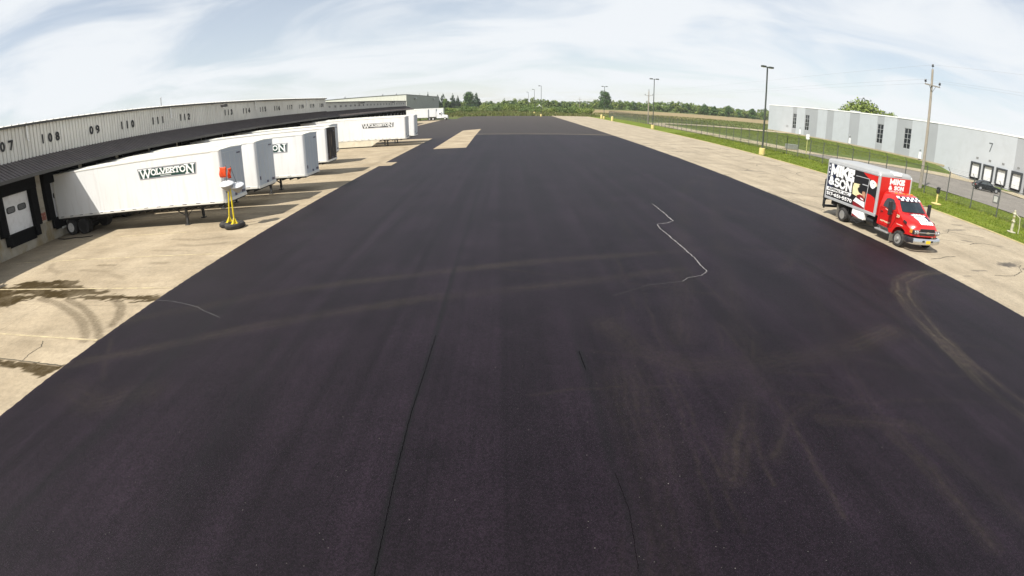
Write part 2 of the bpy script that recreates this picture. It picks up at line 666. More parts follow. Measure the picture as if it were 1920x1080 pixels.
def a_dust(x, y):
    r = np.zeros(x.shape)
    for P, wd, so_, am in DUST:
        px_, py_ = [p[0] for p in P], [p[1] for p in P]
        m_ = (x > min(px_) - 2) & (x < max(px_) + 2) & (y > min(py_) - 2) & (y < max(py_) + 2)
        if not m_.any():
            continue
        xm, ym = x[m_], y[m_]
        d = dist_pl(xm + 0.06 * wob(xm, ym, 1.3, 2), ym + 0.06 * wob(xm, ym, 1.7, 5), P)
        broad = np.clip((wd + so_ - d) / so_, 0, 1) ** 1.3
        lines = (0.5 + 0.5 * np.cos(d * 2 * math.pi / 0.19 + 1.5 * wob(xm, ym, 0.5, 3))) ** 2
        gaps = np.clip(0.65 + 0.55 * wob(xm, ym, 0.35, 8), 0.15, 1)
        k_ = (0.40 if so_ > .12 else 1.0) if am < 0.6 else 0.52
        r[m_] = np.maximum(r[m_], am * k_ * broad * (0.5 + 0.75 * lines) * gaps)
    r = np.maximum(r, np.where(y > 88.5, 0.22 + 0.22 * np.clip((y - 90) / 120, 0, 1), 0))
    jy = 89.7 + 0.02 * x + 0.35 * wob(x, y, 0.3, 2)
    r = np.maximum(r, np.where((x > -5.5) & (np.abs(y - jy) < 0.7), 1.0, 0))
    r = np.maximum(r, np.where((x < -9) & (y > 70), 0.22 * np.clip((y - 70) / 20, 0, 1), 0))
    return r


def a_seam(x, y):
    r = np.zeros(x.shape)
    for P, wd, so_, am in SEAMS:
        r = np.maximum(r, band(x, y, P, wd, so_, am))
    return r


STAIN1 = [(-24.5, 13.2), (-24.0, 14.6), (-23.17, 15.1), (-21.97, 15.62), (-19.91, 15.67), (-18.22, 15.54), (-17.8, 14.95), (-16.2, 14.56), (-14.19, 13.87),
          (-12.99, 13.66), (-12.16, 13.86), (-11.8, 13.4), (-12.46, 13.17), (-13.2, 13.22), (-15.08, 13.4), (-16.78, 13.49), (-19.53, 13.65), (-19.61, 12.9), (-20.52, 12.49), (-22.8, 12.2)]
STAIN2 = [(-16.5, 8.61), (-12.0, 8.66), (-12.28, 8.05), (-13.12, 8.1), (-13.91, 8.29), (-14.73, 8.24), (-16.5, 8.3)]
ARCS = [([(-18.74, 13.48), (-16.88, 12.96), (-14.93, 12.04), (-13.88, 11.43), (-13.0, 10.68), (-12.54, 10.16)], 0.13, 0.12, 0.55),
        ([(-16.83, 13.38), (-15.2, 12.74), (-13.63, 11.74), (-12.57, 10.9), (-12.0, 10.31)], 0.12, 0.12, 0.6),
        ([(-14.06, 13.41), (-13.16, 12.79), (-12.66, 12.13), (-12.32, 11.31)], 0.14, 0.12, 0.6),
        ([(-23.2, 18.1), (-22.4, 17.3), (-20.9, 16.6)], 0.12, 0.2, 0.3), ([(-16.0, 20.5), (-14.8, 20.1), (-13.2, 20.4)], 0.1, 0.2, 0.3),
        ([(-17.2, 21.6), (-15.4, 21.2), (-13.8, 21.5)], 0.08, 0.15, 0.3), ([(-19.5, 16.9), (-17.5, 16.6), (-15.5, 15.6)], 0.08, 0.2, 0.28),
        ([(-17.0, 19.6), (-14.4, 19.3)], 0.07, 0.15, 0.28), ([(-14.9, 26.6), (-13.2, 26.1), (-12.4, 27.1)], 0.08, 0.15, 0.3),
        ([(-19, 17.6), (-17.7, 17.5)], 0.06, 0.15, 0.45), ([(-15.4, 17.6), (-14.6, 17.5)], 0.1, 0.2, 0.35)]


def a_stain(x, y):
    wx, wy = x + 0.45 * wob(x * .5, y, 1.9, 1) + 0.2 * wob(x * .5, y, 6, 4), y + 0.14 * wob(x, y, 2.4, 3) + 0.07 * wob(x, y, 8, 5)
    s1 = inpoly(wx, wy, STAIN1) * np.clip(0.88 + 0.12 * np.clip((-15 - x) / 8, 0, 1) + 0.18 * wob(x, y, 0.8, 6), 0, 1)
    # bare streaks inside the stain
    st = np.sin(wy * 11 + 1.6 * wob(x * .4, y, 0.9, 7)) + 0.9 * wob(x * .5, y, 1.3, 9)
    s1 = np.where((st > 0.9 + .25 * np.clip((-14 - x) / 6, 0, 1)), s1 * 0.12, s1)
    s2 = inpoly(wx * 0 + x + 0.1 * wob(x, y, 4, 1), y + 0.1 * wob(x, y, 3, 2), STAIN2) * 0.92
    return np.maximum(s1, s2)


def a_tyre(x, y):
    r = np.zeros(x.shape)
    for P, wd, so_, am in ARCS:
        r = np.maximum(r, band(x + 0.04 * wob(x, y, 3, 1), y + 0.04 * wob(x, y, 4, 2), P, wd, so_ * .7, am * 0.95))
    r = np.maximum(r, 0.25 * np.exp(-((x + 13.0 + 0.4 * wob(x, y, .2)) / 0.5) ** 2) * (np.abs(y - 55) < 12))
    return r


# ------------------------------------------------------------------ the ground
def zbase(x, y):
    f = np.clip((x - 82) / 24.0, 0, 1)
    f = f * f * (3 - 2 * f)
    g = np.clip((98 - y) / 7.0, 0, 1)
    return -1.55 * f * g


M_meadow = ground_mat('meadow_grass', ((0.062, 0.090, 0.018), (0.105, 0.135, 0.028)), [('dry', (0.24, 0.185, 0.10), 0.06, 0.9), ('weed', (0.085, 0.085, 0.03), 0.25, 1.6)],
                      noise=[(0.05, 0.75, 1.25), (2.5, 0.7, 1.3)], bump=0.6, bscale=4.0, spec=0.15)
DRY = [(40, 285), (60, 262), (89, 262), (110, 282), (160, 330), (205, 350), (420, 420), (900, 700), (900, 1000), (260, 600), (160, 560), (100, 520), (60, 480), (44, 400)]


def a_dry(x, y):
    s = inpoly(x + 3 * wob(x, y, 0.03, 1), y + 4 * wob(x, y, 0.02, 2), DRY).astype(float)
    return s * 0.95


def a_weed(x, y):
    f = (y > 205) & (y < 420) & (x > -60) & (x < 40)
    return np.where(f, 0.62 + 0.35 * wob(x, y, 0.08, 2), 0.0)


gx = np.concatenate([np.linspace(-4000, -400, 10), np.linspace(-300, -60, 13), np.linspace(-50, 300, 118), np.linspace(320, 900, 30), np.linspace(1000, 4500, 12)])
gy = np.concatenate([np.linspace(-600, -20, 10), np.linspace(-10, 300, 106), np.linspace(306, 900, 100), np.linspace(1000, 6000, 16)])
grid('ground', gx, gy, lambda X, Y: zbase(X, Y) - 0.10, M_meadow, {'dry': a_dry, 'weed': a_weed}, kind='structure')

# asphalt lot, freshly paved
M_asphalt = ground_mat('fresh_asphalt', ((0.0060, 0.0036, 0.0062), (0.0108, 0.0067, 0.0108)),
                       [('dust', (0.085, 0.068, 0.045), 5.5, 4.0), ('seam', (0.0035, 0.0035, 0.004), 5.0, 1.6)],
                       noise=[(0.12, 0.8, 1.2), (1.1, 0.86, 1.14), (26.0, 0.62, 1.38)], rough=0.56, spec=0.15, bump=0.5, bscale=60.0,
                       streak=[(1.1, 0.02, 0.66, 1.34), (3.2, 0.05, 0.84, 1.16), (9.0, 0.15, 0.9, 1.1)], speck=0.34, speck_scale=45.0)


def asphalt_keep(x, y):
    left = np.where(y < 81.8, np.where(y < 46, -11.98, -11.95), -28.0)
    left = np.where((y > 46.2) & (y < 48.7), -10.75, left)
    left = np.where((y > 128), np.where(y < 172, -23.6, -30), left)
    left = np.where(y > 185, -18 - 0.0 * y, left)
    return (x > left) & (x < 18.985)


ax = np.concatenate([np.arange(-30, -12, 1.8), [-11.95, -10.75], np.arange(-10.65, 18.9, 0.07), [18.96]])
ax = np.unique(np.round(np.concatenate([ax, np.arange(-11.95, -10.7, 0.07), [-11.975, 18.985]]), 3))


def asphalt_z(X, Y):
    return np.where((X < -11.96) & (X > -11.98) & (Y < 46.01) | (X > 18.97), -0.02, 0.02)


def asphalt_xy(v):
    e = ((v[:, 0] < -11.9) & (v[:, 0] > -12.0)) | (v[:, 0] > 18.9)
    x, y = v[:, 0].copy(), v[:, 1]
    v[:, 0] = np.where(e, x + 0.022 * wob(y * 0 + 1.0, y, 2.1, 4) + 0.016 * wob(y * 0 + 2.0, y, 7.0, 2), x)
    return v


ay1 = np.concatenate([np.arange(1.5, 19, 0.06), np.arange(19, 27, 0.1), np.arange(27, 46, 0.2)])
grid('asphalt', ax, ay1, asphalt_z, M_asphalt, {'dust': a_dust, 'seam': a_seam}, kind='structure', keep=asphalt_keep, warp=asphalt_xy)
ay2 = np.unique(np.round(np.concatenate([np.arange(45.8, 92, 0.4), [46.2, 48.7, 81.8], np.arange(92, 216, 1.5), [128, 172, 185]]), 3))
ax2 = np.unique(np.round(np.concatenate([np.arange(-30, 19, 0.6), [-28, -23.6, -18, -11.95, -10.75, 18.96]]), 3))
far_as = grid('asphalt', ax2, ay2, 0.02, M_asphalt, {'dust': a_dust, 'seam': a_seam}, kind='structure', keep=asphalt_keep)
grid('asphalt', np.linspace(-11.95, 18.96, 20), np.linspace(-80, 1.5, 20), 0.02, M_asphalt, {'dust': a_dust, 'seam': a_seam}, kind='structure')

# concrete dock apron of separate slabs
M_conc = ground_mat('pale_concrete', ((0.268, 0.216, 0.146), (0.355, 0.294, 0.208)),
                    [('stain', (0.034, 0.021, 0.004), 2.6, 0.8), ('tyre', (0.075, 0.056, 0.033), 7.0, 2.4)],
                    noise=[(0.5, 0.86, 1.12), (5.0, 0.86, 1.12)], rough=0.9, spec=0.15, bump=0.25, bscale=30, streak=[(0.25, 2.2, 0.92, 1.08)], speck=0.06, speck_scale=40)
M_joint = mat('dark_joint', (0.12, 0.10, 0.07), rough=0.95, world=True)
bed = MB()
bed.box(-29.4, -11.86, -30, 81.7, -0.3, -0.03)
apron = obj('concrete_apron', bed, M_joint, kind='structure')
SX = [-29.40, -23.6, -17.8, -11.85]
SY = [8.7 + 4.15 * k for k in range(-9, 18)] + [81.7]
for i in range(3):
    for j in range(len(SY) - 1):
        y0, y1 = SY[j], SY[j + 1]
        if y0 > 81:
            continue
        st = 0.1 if (0 < y0 < 28) else 0.35
        gp = 0.006
        xs = np.linspace(SX[i] + gp, SX[i + 1] - gp, int((SX[i + 1] - SX[i]) / st) + 1)
        ys = np.linspace(y0 + gp, y1 - gp, max(2, int((y1 - y0) / st) + 1))
        dz = random.uniform(-0.002, 0.002)
        grid('concrete_slab', xs, ys, lambda X, Y, d=dz: np.full_like(X, 0.004 + d), M_conc, {'stain': a_stain, 'tyre': a_tyre}, parent=apron)
# spur of old concrete left standing in the new paving, the pad by the far trailers, the island
for nm, P in (('concrete_spur', [(-11.96, 46.1), (-10.74, 46.1), (-10.74, 48.8), (-11.96, 48.8)]),
              ('concrete_pad', [(-30, 128), (-23.6, 128), (-22.2, 172.5), (-30, 172.5)]),
              ('concrete_island', [(-9.03, 61.7), (-5.04, 62.8), (-5.3, 85), (-5.41, 107.9), (-8.83, 102.9), (-8.95, 80)]),
              ('concrete_path', [(-17.9, 229), (-14.6, 229), (-11.6, 285), (-13.6, 285)])):
    b = MB()
    b.poly([(x, y, 0.026 if nm != 'concrete_path' else -0.03) for x, y in P])
    obj(nm, b, M_conc, kind='structure')
M_line = mat('worn_line_paint', (0.44, 0.36, 0.215), rough=0.8, var=0.1, scale=8, dirt=(0.29, 0.235, 0.15), dirt_amt=1.0, dirt_scale=3.0, dirt_stretch=(1, 1, 1), dirt_lo=0.40, world=True)
for k, (y, x0, x1) in enumerate([(10.27, -28, -12.05), (14.53, -28, -12.2), (18.63, -28, -12.1), (22.95, -28, -17.2), (27.15, -28, -13), (31.3, -28, -12.3), (35.6, -28, -12.3),
                                 (39.6, -28, -12.3), (44.0, -28, -12.3), (48.2, -28, -12.3), (52.4, -28, -12.3), (56.6, -28, -12.3), (60.8, -28, -12.3), (65, -28, -12.3)]):
    b = MB()
    b.box(x0, x1, y - 0.05, y + 0.05, 0.0085, 0.0105)
    obj('stall_line', b, M_line, parent=apron)


def strip_path(name, pts, wd, z, m, parent=None, jitter=0.0, n_sub=6, kind=None):
    P = []
    for a, b in zip(pts[:-1], pts[1:]):
        for k in range(n_sub):
            t = k / n_sub
            P.append((a[0] + (b[0] - a[0]) * t + random.uniform(-jitter, jitter), a[1] + (b[1] - a[1]) * t + random.uniform(-jitter, jitter)))
    P.append(pts[-1])
    vs = []
    for i, p in enumerate(P):
        a, b = P[max(0, i - 1)], P[min(len(P) - 1, i + 1)]
        d = Vector((b[0] - a[0], b[1] - a[1]))
        d = d.normalized() if d.length > 0 else Vector((1, 0))
        ww = wd * random.uniform(0.6, 1.35) if jitter else wd
        vs += [(p[0] - d.y * ww / 2, p[1] + d.x * ww / 2, z), (p[0] + d.y * ww / 2, p[1] - d.x * ww / 2, z)]
    b = MB()
    b.add(vs, [(2 * i, 2 * i + 1, 2 * i + 3, 2 * i + 2) for i in range(len(P) - 1)])
    return obj(name, b, m, parent=parent, kind=kind)


asph = bpy.data.objects['asphalt']
M_seal = mat('pale_dust_line', (0.155, 0.148, 0.148), rough=0.9, world=True, var=0.2)
M_seal2 = mat('faint_dust_line', (0.085, 0.08, 0.082), rough=0.9, world=True, var=0.3)
strip_path('pale_line', [(8.25, 27.38), (8.22, 25.03), (8.14, 23.25)], 0.065, 0.026, M_seal, asph, 0.03, 16)
strip_path('pale_line', [(8.14, 23.25), (7.66, 22.77), (7.1, 22.52), (6.99, 21.8)], 0.045, 0.026, M_seal, asph, 0.015)
strip_path('pale_line', [(6.99, 21.8), (7.03, 19.65), (7.04, 18.63), (7.04, 17.36), (6.94, 15.7)], 0.06, 0.026, M_seal, asph, 0.028, 12)
strip_path('pale_line', [(6.94, 15.7), (6.57, 15.27), (6.0, 15.06), (5.69, 14.71)], 0.045, 0.026, M_seal2, asph, 0.012)
strip_path('pale_line', [(5.69, 14.71), (4.42, 14.39), (3.12, 13.53)], 0.02, 0.026, mat('fainter_dust_line', (0.045, 0.042, 0.044), rough=0.9), asph, 0.01)
strip_path('pale_line', [(-11.92, 13.32), (-11.09, 13.23), (-10.19, 12.93), (-9.72, 12.76), (-9.39, 12.52)], 0.022, 0.026, M_seal2, asph, 0.01)
strip_path('pale_line', [(-9.39, 12.52), (-8.43, 11.99)], 0.018, 0.026, M_seal2, asph, 0.01)
M_seam = mat('open_paving_seam', (0.0028, 0.0022, 0.003), rough=1.0, spec=0.0)
strip_path('paving_seam', [(-1.73, 3.2), (-1.81, 5.87), (-1.84, 7.65), (-1.80, 9.2)], 0.009, 0.0235, M_seam, asph, 0.006, 60)
strip_path('paving_seam', [(-1.80, 9.2), (-1.78, 11.0)], 0.008, 0.0235, M_seam, asph, 0.006, 40)
strip_path('paving_seam', [(1.63, 10.15), (1.67, 9.3)], 0.012, 0.0235, M_seam, asph, 0.008, 24)
strip_path('paving_seam', [(1.69, 6.0), (1.75, 5.12), (1.66, 4.0)], 0.006, 0.0235, M_seam, asph, 0.008, 40)
M_crack = mat('crack_fill', (0.075, 0.062, 0.042), rough=0.95, world=True)
strip_path('crack', [(-14.06, 8.7), (-14.2, 9.2), (-14.14, 9.64), (-14.47, 9.98)], 0.035, 0.0115, M_crack, apron, 0.02)
strip_path('crack', [(-16.4, 8.72), (-14.06, 8.69), (-12.0, 8.68)], 0.05, 0.0115, M_crack, apron, 0.015, 10)

# worn strip on the right of the lot
M_strip = ground_mat('worn_pale_paving', ((0.254, 0.212, 0.150), (0.340, 0.288, 0.210)), [('oil', (0.06, 0.052, 0.045), 2.0, 1.6)],
                     noise=[(0.3, 0.86, 1.12), (4.0, 0.86, 1.12)], rough=0.88, bump=0.35, bscale=25, streak=[(0.9, 0.05, 0.9, 1.1)], speck=0.1, speck_scale=30)
OIL = []
for _ in range(90):
    OIL.append((RNG.uniform(20, 34.3), RNG.uniform(13, 130) ** 1.0, RNG.uniform(0.15, 1.0), RNG.uniform(0.05, 0.22), RNG.uniform(-0.4, 0.4), RNG.uniform(0.2, 0.7)))
OIL += [(26.5, 17.2, 1.0, 0.35, 0.1, 0.9), (27.6, 16.5, 0.6, 0.2, 0.1, 0.8), (29.5, 40, 1.4, 0.3, 0.1, 0.6), (24.0, 46, 1.5, 0.3, 0.05, 0.6), (30, 24.5, 1.6, 0.15, 0.2, 0.6), (22.3, 62, 1.8, 0.35, 0, 0.6)]


def a_oil(x, y):
    r = np.zeros(x.shape)
    for ox, oy, lx, ly, an, am in OIL:
        m_ = (np.abs(x - ox) < 3) & (np.abs(y - oy) < 3)
        if not m_.any():
            continue
        dx, dy = x[m_] - ox, y[m_] - oy
        u, v = dx * math.cos(an) + dy * math.sin(an), -dx * math.sin(an) + dy * math.cos(an)
        d = np.hypot(u / (lx + .01), v / (ly + .01)) + 0.35 * wob(x[m_], y[m_], 3, 1)
        r[m_] = np.maximum(r[m_], am * np.clip((1.25 - d) / 0.45, 0, 1))
    return r


grid('worn_strip', np.arange(18.90, 34.9, 0.14), np.concatenate([np.arange(8, 60, 0.16), np.arange(60, 150, 0.6), np.arange(150, 223, 3), [223]]), -0.006, M_strip, {'oil': a_oil}, kind='structure')
grid('worn_strip', np.linspace(18.96, 34.84, 10), np.linspace(-80, 8, 10), -0.006, M_strip, {'oil': a_oil}, kind='structure')
strip_o = bpy.data.objects['worn_strip']
for k in range(48):
    x, y = random.uniform(19.5, 33), random.uniform(13, 70)
    pts = [(x, y)]
    an = random.choice([0.1, 0.2, 1.5, 2.9]) + random.uniform(-.3, .3)
    for _ in range(random.randint(3, 7)):
        an += random.uniform(-.4, .4)
        x, y = x + math.cos(an) * 0.9, y + math.sin(an) * 0.9
        pts.append((min(max(x, 19.1), 34.7), y))
    strip_path('crack', pts, random.uniform(0.05, 0.10), -0.001, mat('strip_crack', (0.10, 0.085, 0.06), rough=0.95, world=True), strip_o, 0.03, 4)
# yellowish kerb edge of the strip and the mown verge
M_kerb = mat('kerb_concrete', (0.42, 0.35, 0.18), rough=0.85, var=0.15, scale=1.5, world=True)
b = MB()
b.box(34.84, 35.0, -80, 223, -0.2, 0.05)
obj('kerb', b, M_kerb, kind='structure')
M_verge = ground_mat('mown_grass', ((0.082, 0.118, 0.009), (0.135, 0.172, 0.016)), [('dry', (0.22, 0.19, 0.08), 0.9, 1.6)],
                     noise=[(0.25, 0.75, 1.25), (6.0, 0.65, 1.35), (25, 0.7, 1.3)], bump=0.8, bscale=12.0, spec=0.15)


def a_vdry(x, y):
    r = 0.75 * np.clip((x - 43.0) / 1.0, 0, 1) * np.clip((45.6 - x) / 1.2, 0, 1) + 0.25 * (wob(x, y, 0.6, 3) > 0.5)
    r = np.maximum(r, 0.6 * np.clip((35.5 - x) / 0.4, 0, 1) * (wob(x, y, 0.9, 5) > 0.0))
    return r * 0.5


grid('grass_verge', np.concatenate([np.arange(35.0, 46, 0.35), np.arange(46, 53, 0.6)]), np.concatenate([np.arange(-40, 10, 5), np.arange(10, 90, 0.5), np.arange(90, 226, 2)]),
     lambda X, Y: -0.02 + 0.05 * wob(X, Y, 0.25, 3) * np.clip((X - 35) / 2, 0, 1) - 0.02, M_verge, {'dry': a_vdry}, kind='structure')


def poly_sheet(name, P, dz, m, step=1.5, attrs=None):
    xs = np.arange(min(p[0] for p in P), max(p[0] for p in P) + step, step)
    import bmesh
    # triangulated polygon cut along a grid so that it follows the ground
    from mathutils.geometry import tessellate_polygon
    bm = bmesh.new()
    vv_ = [bm.verts.new((x, y, 0)) for x, y in P]
    for tri in tessellate_polygon([[Vector((x, y, 0)) for x, y in P]]):
        bm.faces.new([vv_[i] for i in tri])
    for ax_, lo, hi in ((0, min(p[0] for p in P), max(p[0] for p in P)), (1, min(p[1] for p in P), max(p[1] for p in P))):
        c = lo + step
        while c < hi:
            co, no = [0, 0, 0], [0, 0, 0]
            co[ax_], no[ax_] = c, 1
            bmesh.ops.bisect_plane(bm, geom=bm.verts[:] + bm.edges[:] + bm.faces[:], plane_co=co, plane_no=no)
            c += step
    for v in bm.verts:
        v.co.z = float(zbase(np.array([v.co.x]), np.array([v.co.y]))[0]) + dz
    bm.normal_update()
    bmesh.ops.reverse_faces(bm, faces=[f for f in bm.faces if f.normal.z < 0])
    me = bpy.data.meshes.new(name)
    bm.to_mesh(me)
    bm.free()
    me.materials.append(m)
    o = link(name, me)
    o['kind'] = 'structure'
    return o


M_road = ground_mat('grey_road', ((0.165, 0.15, 0.13), (0.215, 0.195, 0.17)), [], noise=[(0.4, 0.9, 1.1), (6, 0.9, 1.1)], bump=0.2, bscale=30, streak=[(0.8, 0.05, 0.92, 1.08)], speck=0.1, speck_scale=25)
M_apron = ground_mat('sandy_concrete', ((0.32, 0.27, 0.18), (0.39, 0.33, 0.22)), [], noise=[(0.3, 0.9, 1.1), (4, 0.9, 1.1)], bump=0.2, bscale=25)
poly_sheet('road', [(51.6, -60), (51.4, 40), (51.0, 50), (50.5, 62), (50.0, 70), (49.0, 77), (54.5, 77), (59, 72), (66, 69), (74.5, 64), (78.4, 60.5), (75.5, 50), (78, 30), (84, -60)], 0.022, M_road, 4)
poly_sheet('dock_apron', [(56.0, 79.0), (67.5, 75.7), (84.2, 72.2), (96, 82), (107.9, 94), (107.9, 20), (80, 20), (76.3, 48), (79.2, 60.6), (75, 64.6), (66.3, 69.8), (59.3, 72.8), (55.2, 77.2)], 0.018, M_apron, 3)
poly_sheet('gravel_road', [(45.2, 104), (47.4, 86), (49.0, 77), (55.2, 77.2), (56, 79), (53.6, 92), (50.8, 116), (50.7, 158), (53, 166), (62, 170), (85, 169), (120, 176), (120, 184), (84, 183.5), (56, 176), (47, 168), (44.4, 152), (44.6, 126)], 0.014, M_apron, 5)
P_med = [(80.5, 60.0), (92, 64), (100, 62), (100, 59.5), (92, 60.5), (81.5, 56.5)]
poly_sheet('grass_median', P_med, 0.055, M_verge, 3)


# ------------------------------------------------------------------ lettering (own stroke letters)
def arc(cx, cy, rx, ry, a0, a1, n=14):
    return [(cx + rx * math.cos(R(a0 + (a1 - a0) * i / n)), cy + ry * math.sin(R(a0 + (a1 - a0) * i / n))) for i in range(n + 1)]


GL = {
    'W': (1.25, [[(0.05, 1), (0.36, 0.0)], [(0.36, 0.0), (0.63, 0.9)], [(0.63, 0.9), (0.9, 0.0)], [(0.9, 0.0), (1.2, 1)]], [(0.05, 1), (0.63, 1), (1.2, 1)]),
    'O': (0.86, [arc(0.43, 0.5, 0.36, 0.5, 0, 360, 22)], []),
    'L': (0.68, [[(0.14, 1), (0.14, 0), (0.62, 0)], [(0.62, 0), (0.62, 0.22)]], [(0.14, 1), (0.14, 0)]),
    'V': (0.86, [[(0.06, 1), (0.43, 0)], [(0.43, 0), (0.8, 1)]], [(0.06, 1), (0.8, 1)]),
    'E': (0.72, [[(0.65, 1), (0.14, 1), (0.14, 0), (0.66, 0)], [(0.14, 0.52), (0.5, 0.52)], [(0.65, 1), (0.65, 0.82)], [(0.66, 0), (0.66, 0.2)]], [(0.14, 1), (0.14, 0)]),
    'R': (0.8, [[(0.14, 0), (0.14, 1), (0.45, 1)] + arc(0.45, 0.75, 0.22, 0.25, 90, -90, 10) + [(0.14, 0.5)], [(0.42, 0.5), (0.72, 0)]], [(0.14, 1), (0.14, 0), (0.72, 0)]),
    'T': (0.76, [[(0.05, 1), (0.71, 1)], [(0.38, 1), (0.38, 0)], [(0.05, 1), (0.05, 0.8)], [(0.71, 1), (0.71, 0.8)]], [(0.38, 0)]),
    'N': (0.9, [[(0.14, 0), (0.14, 1), (0.74, 0), (0.74, 1)]], [(0.14, 0), (0.08, 1), (0.74, 1)]),
    'M': (1.05, [[(0.14, 0), (0.14, 1), (0.52, 0.25), (0.9, 1), (0.9, 0)]], [(0.14, 0), (0.14, 1), (0.9, 0), (0.9, 1)]),
    'I': (0.36, [[(0.18, 0), (0.18, 1)]], [(0.18, 0), (0.18, 1)]),
    'K': (0.86, [[(0.14, 0), (0.14, 1)], [(0.72, 1), (0.16, 0.42)], [(0.32, 0.6), (0.76, 0)]], [(0.14, 0), (0.14, 1), (0.72, 1), (0.76, 0)]),
    '&': (0.92, [[(0.82, 0.02), (0.3, 0.66)] + arc(0.4, 0.8, 0.16, 0.2, 200, -20, 10) + [(0.2, 0.42)] + arc(0.36, 0.22, 0.26, 0.22, 130, 330, 10) + [(0.76, 0.5)]], []),
    'S': (0.74, [arc(0.38, 0.75, 0.27, 0.25, 20, 250, 12) + arc(0.36, 0.25, 0.29, 0.25, 80, -160, 12)], []),
    'A': (0.86, [[(0.06, 0), (0.43, 1), (0.8, 0)], [(0.2, 0.34), (0.66, 0.34)]], [(0.06, 0), (0.8, 0)]),
    'P': (0.76, [[(0.14, 0), (0.14, 1), (0.42, 1)] + arc(0.42, 0.74, 0.24, 0.26, 90, -90, 10) + [(0.14, 0.48)]], [(0.14, 0), (0.14, 1)]),
    'H': (0.86, [[(0.14, 0), (0.14, 1)], [(0.72, 0), (0.72, 1)], [(0.14, 0.5), (0.72, 0.5)]], [(0.14, 0), (0.14, 1), (0.72, 0), (0.72, 1)]),
    'C': (0.8, [arc(0.44, 0.5, 0.34, 0.5, 45, 315, 18)], []),
    '0': (0.7, [arc(0.35, 0.5, 0.25, 0.5, 0, 360, 20)], []),
    '1': (0.4, [[(0.2, 0), (0.2, 1)]], []),
    '2': (0.7, [arc(0.35, 0.72, 0.25, 0.28, 170, -30, 12) + [(0.1, 0), (0.62, 0)]], []),
    '3': (0.7, [arc(0.33, 0.75, 0.25, 0.25, 150, -80, 10) + arc(0.33, 0.25, 0.27, 0.25, 80, -150, 10)], []),
    '4': (0.74, [[(0.5, 0), (0.5, 1), (0.08, 0.32), (0.68, 0.32)]], []),
    '5': (0.7, [[(0.6, 1), (0.16, 1), (0.12, 0.55)] + arc(0.34, 0.31, 0.27, 0.31, 120, -150, 12)], []),
    '6': (0.7, [[(0.55, 0.95)] + arc(0.45, 0.45, 0.34, 0.5, 100, 180, 6) + arc(0.36, 0.28, 0.25, 0.28, 180, -180, 16)], []),
    '7': (0.68, [[(0.08, 1), (0.6, 1), (0.26, 0)]], []),
    '8': (0.7, [arc(0.35, 0.75, 0.22, 0.25, 0, 360, 16), arc(0.35, 0.26, 0.26, 0.26, 0, 360, 16)], []),
    '9': (0.7, [arc(0.34, 0.72, 0.25, 0.28, 0, 360, 16), [(0.59, 0.72), (0.56, 0.3), (0.3, 0.0)]], []),
    '-': (0.42, [[(0.08, 0.48), (0.34, 0.48)]], []),
    '.': (0.3, [[(0.1, 0.08), (0.2, 0.08)]], []),
    ',': (0.3, [[(0.18, 0.1), (0.1, -0.12)]], []),
    ' ': (0.4, [], []),
}


def text_quads(txt, height, stroke, gap=0.12, serif=0.0, slant=0.0, width=1.0, sizes=None, drops=None, advance=None):
    """list of (quad[4 pts 2-D], layer); total width. sizes: per-letter height factor, drops: per-letter base offset"""
    q, x, L = [], 0.0, 0
    for i, ch in enumerate(txt):
        wd, strokes, ser = GL[ch]
        k = height * (sizes[i] if sizes else 1.0)
        dy = drops[i] if drops else 0.0
        h = stroke * height / 2 * (1.0 + 0.35 * ((sizes[i] if sizes else 1.0) - 1.0))

        def T(p):
            return (x + (p[0] * width) * k + slant * p[1] * k, dy + h + p[1] * (k - 2 * h))
        for st in strokes:
            P = [T(p) for p in st]
            for a, b in zip(P[:-1], P[1:]):
                d = Vector((b[0] - a[0], b[1] - a[1]))
                if d.length < 1e-6:
                    continue
                d.normalize()
                n = Vector((-d.y, d.x)) * h
                e = d * h * (0.98 if len(P) < 8 else 0.35)
                q.append(([(a[0] - e.x - n.x, a[1] - e.y - n.y), (b[0] + e.x - n.x, b[1] + e.y - n.y), (b[0] + e.x + n.x, b[1] + e.y + n.y), (a[0] - e.x + n.x, a[1] - e.y + n.y)], L % 7))
                L += 1
        if serif > 0:
            for p in ser:
                c = T(p)
                s_, t_ = serif * k, h * 0.75
                cy = c[1] + (h - t_ if p[1] > 0.5 else t_ - h)
                q.append(([(c[0] - s_, cy - t_), (c[0] + s_, cy - t_), (c[0] + s_, cy + t_), (c[0] - s_, cy + t_)], L % 7))
                L += 1
        x += (advance if advance else wd * width * k + gap * height)
    return q, x


def put_text(mb, quads, o, u, v, nrm, lift=0.003, mi=0, warp=None):
    o, u, v, nrm = Vector(o), Vector(u), Vector(v), Vector(nrm)
    for pts, L in quads:
        if warp:
            pts = [warp(*p) for p in pts]
        mb.add([o + u * p[0] + v * p[1] + nrm * (lift + L * 0.0006) for p in pts], [(0, 1, 2, 3)], mi)


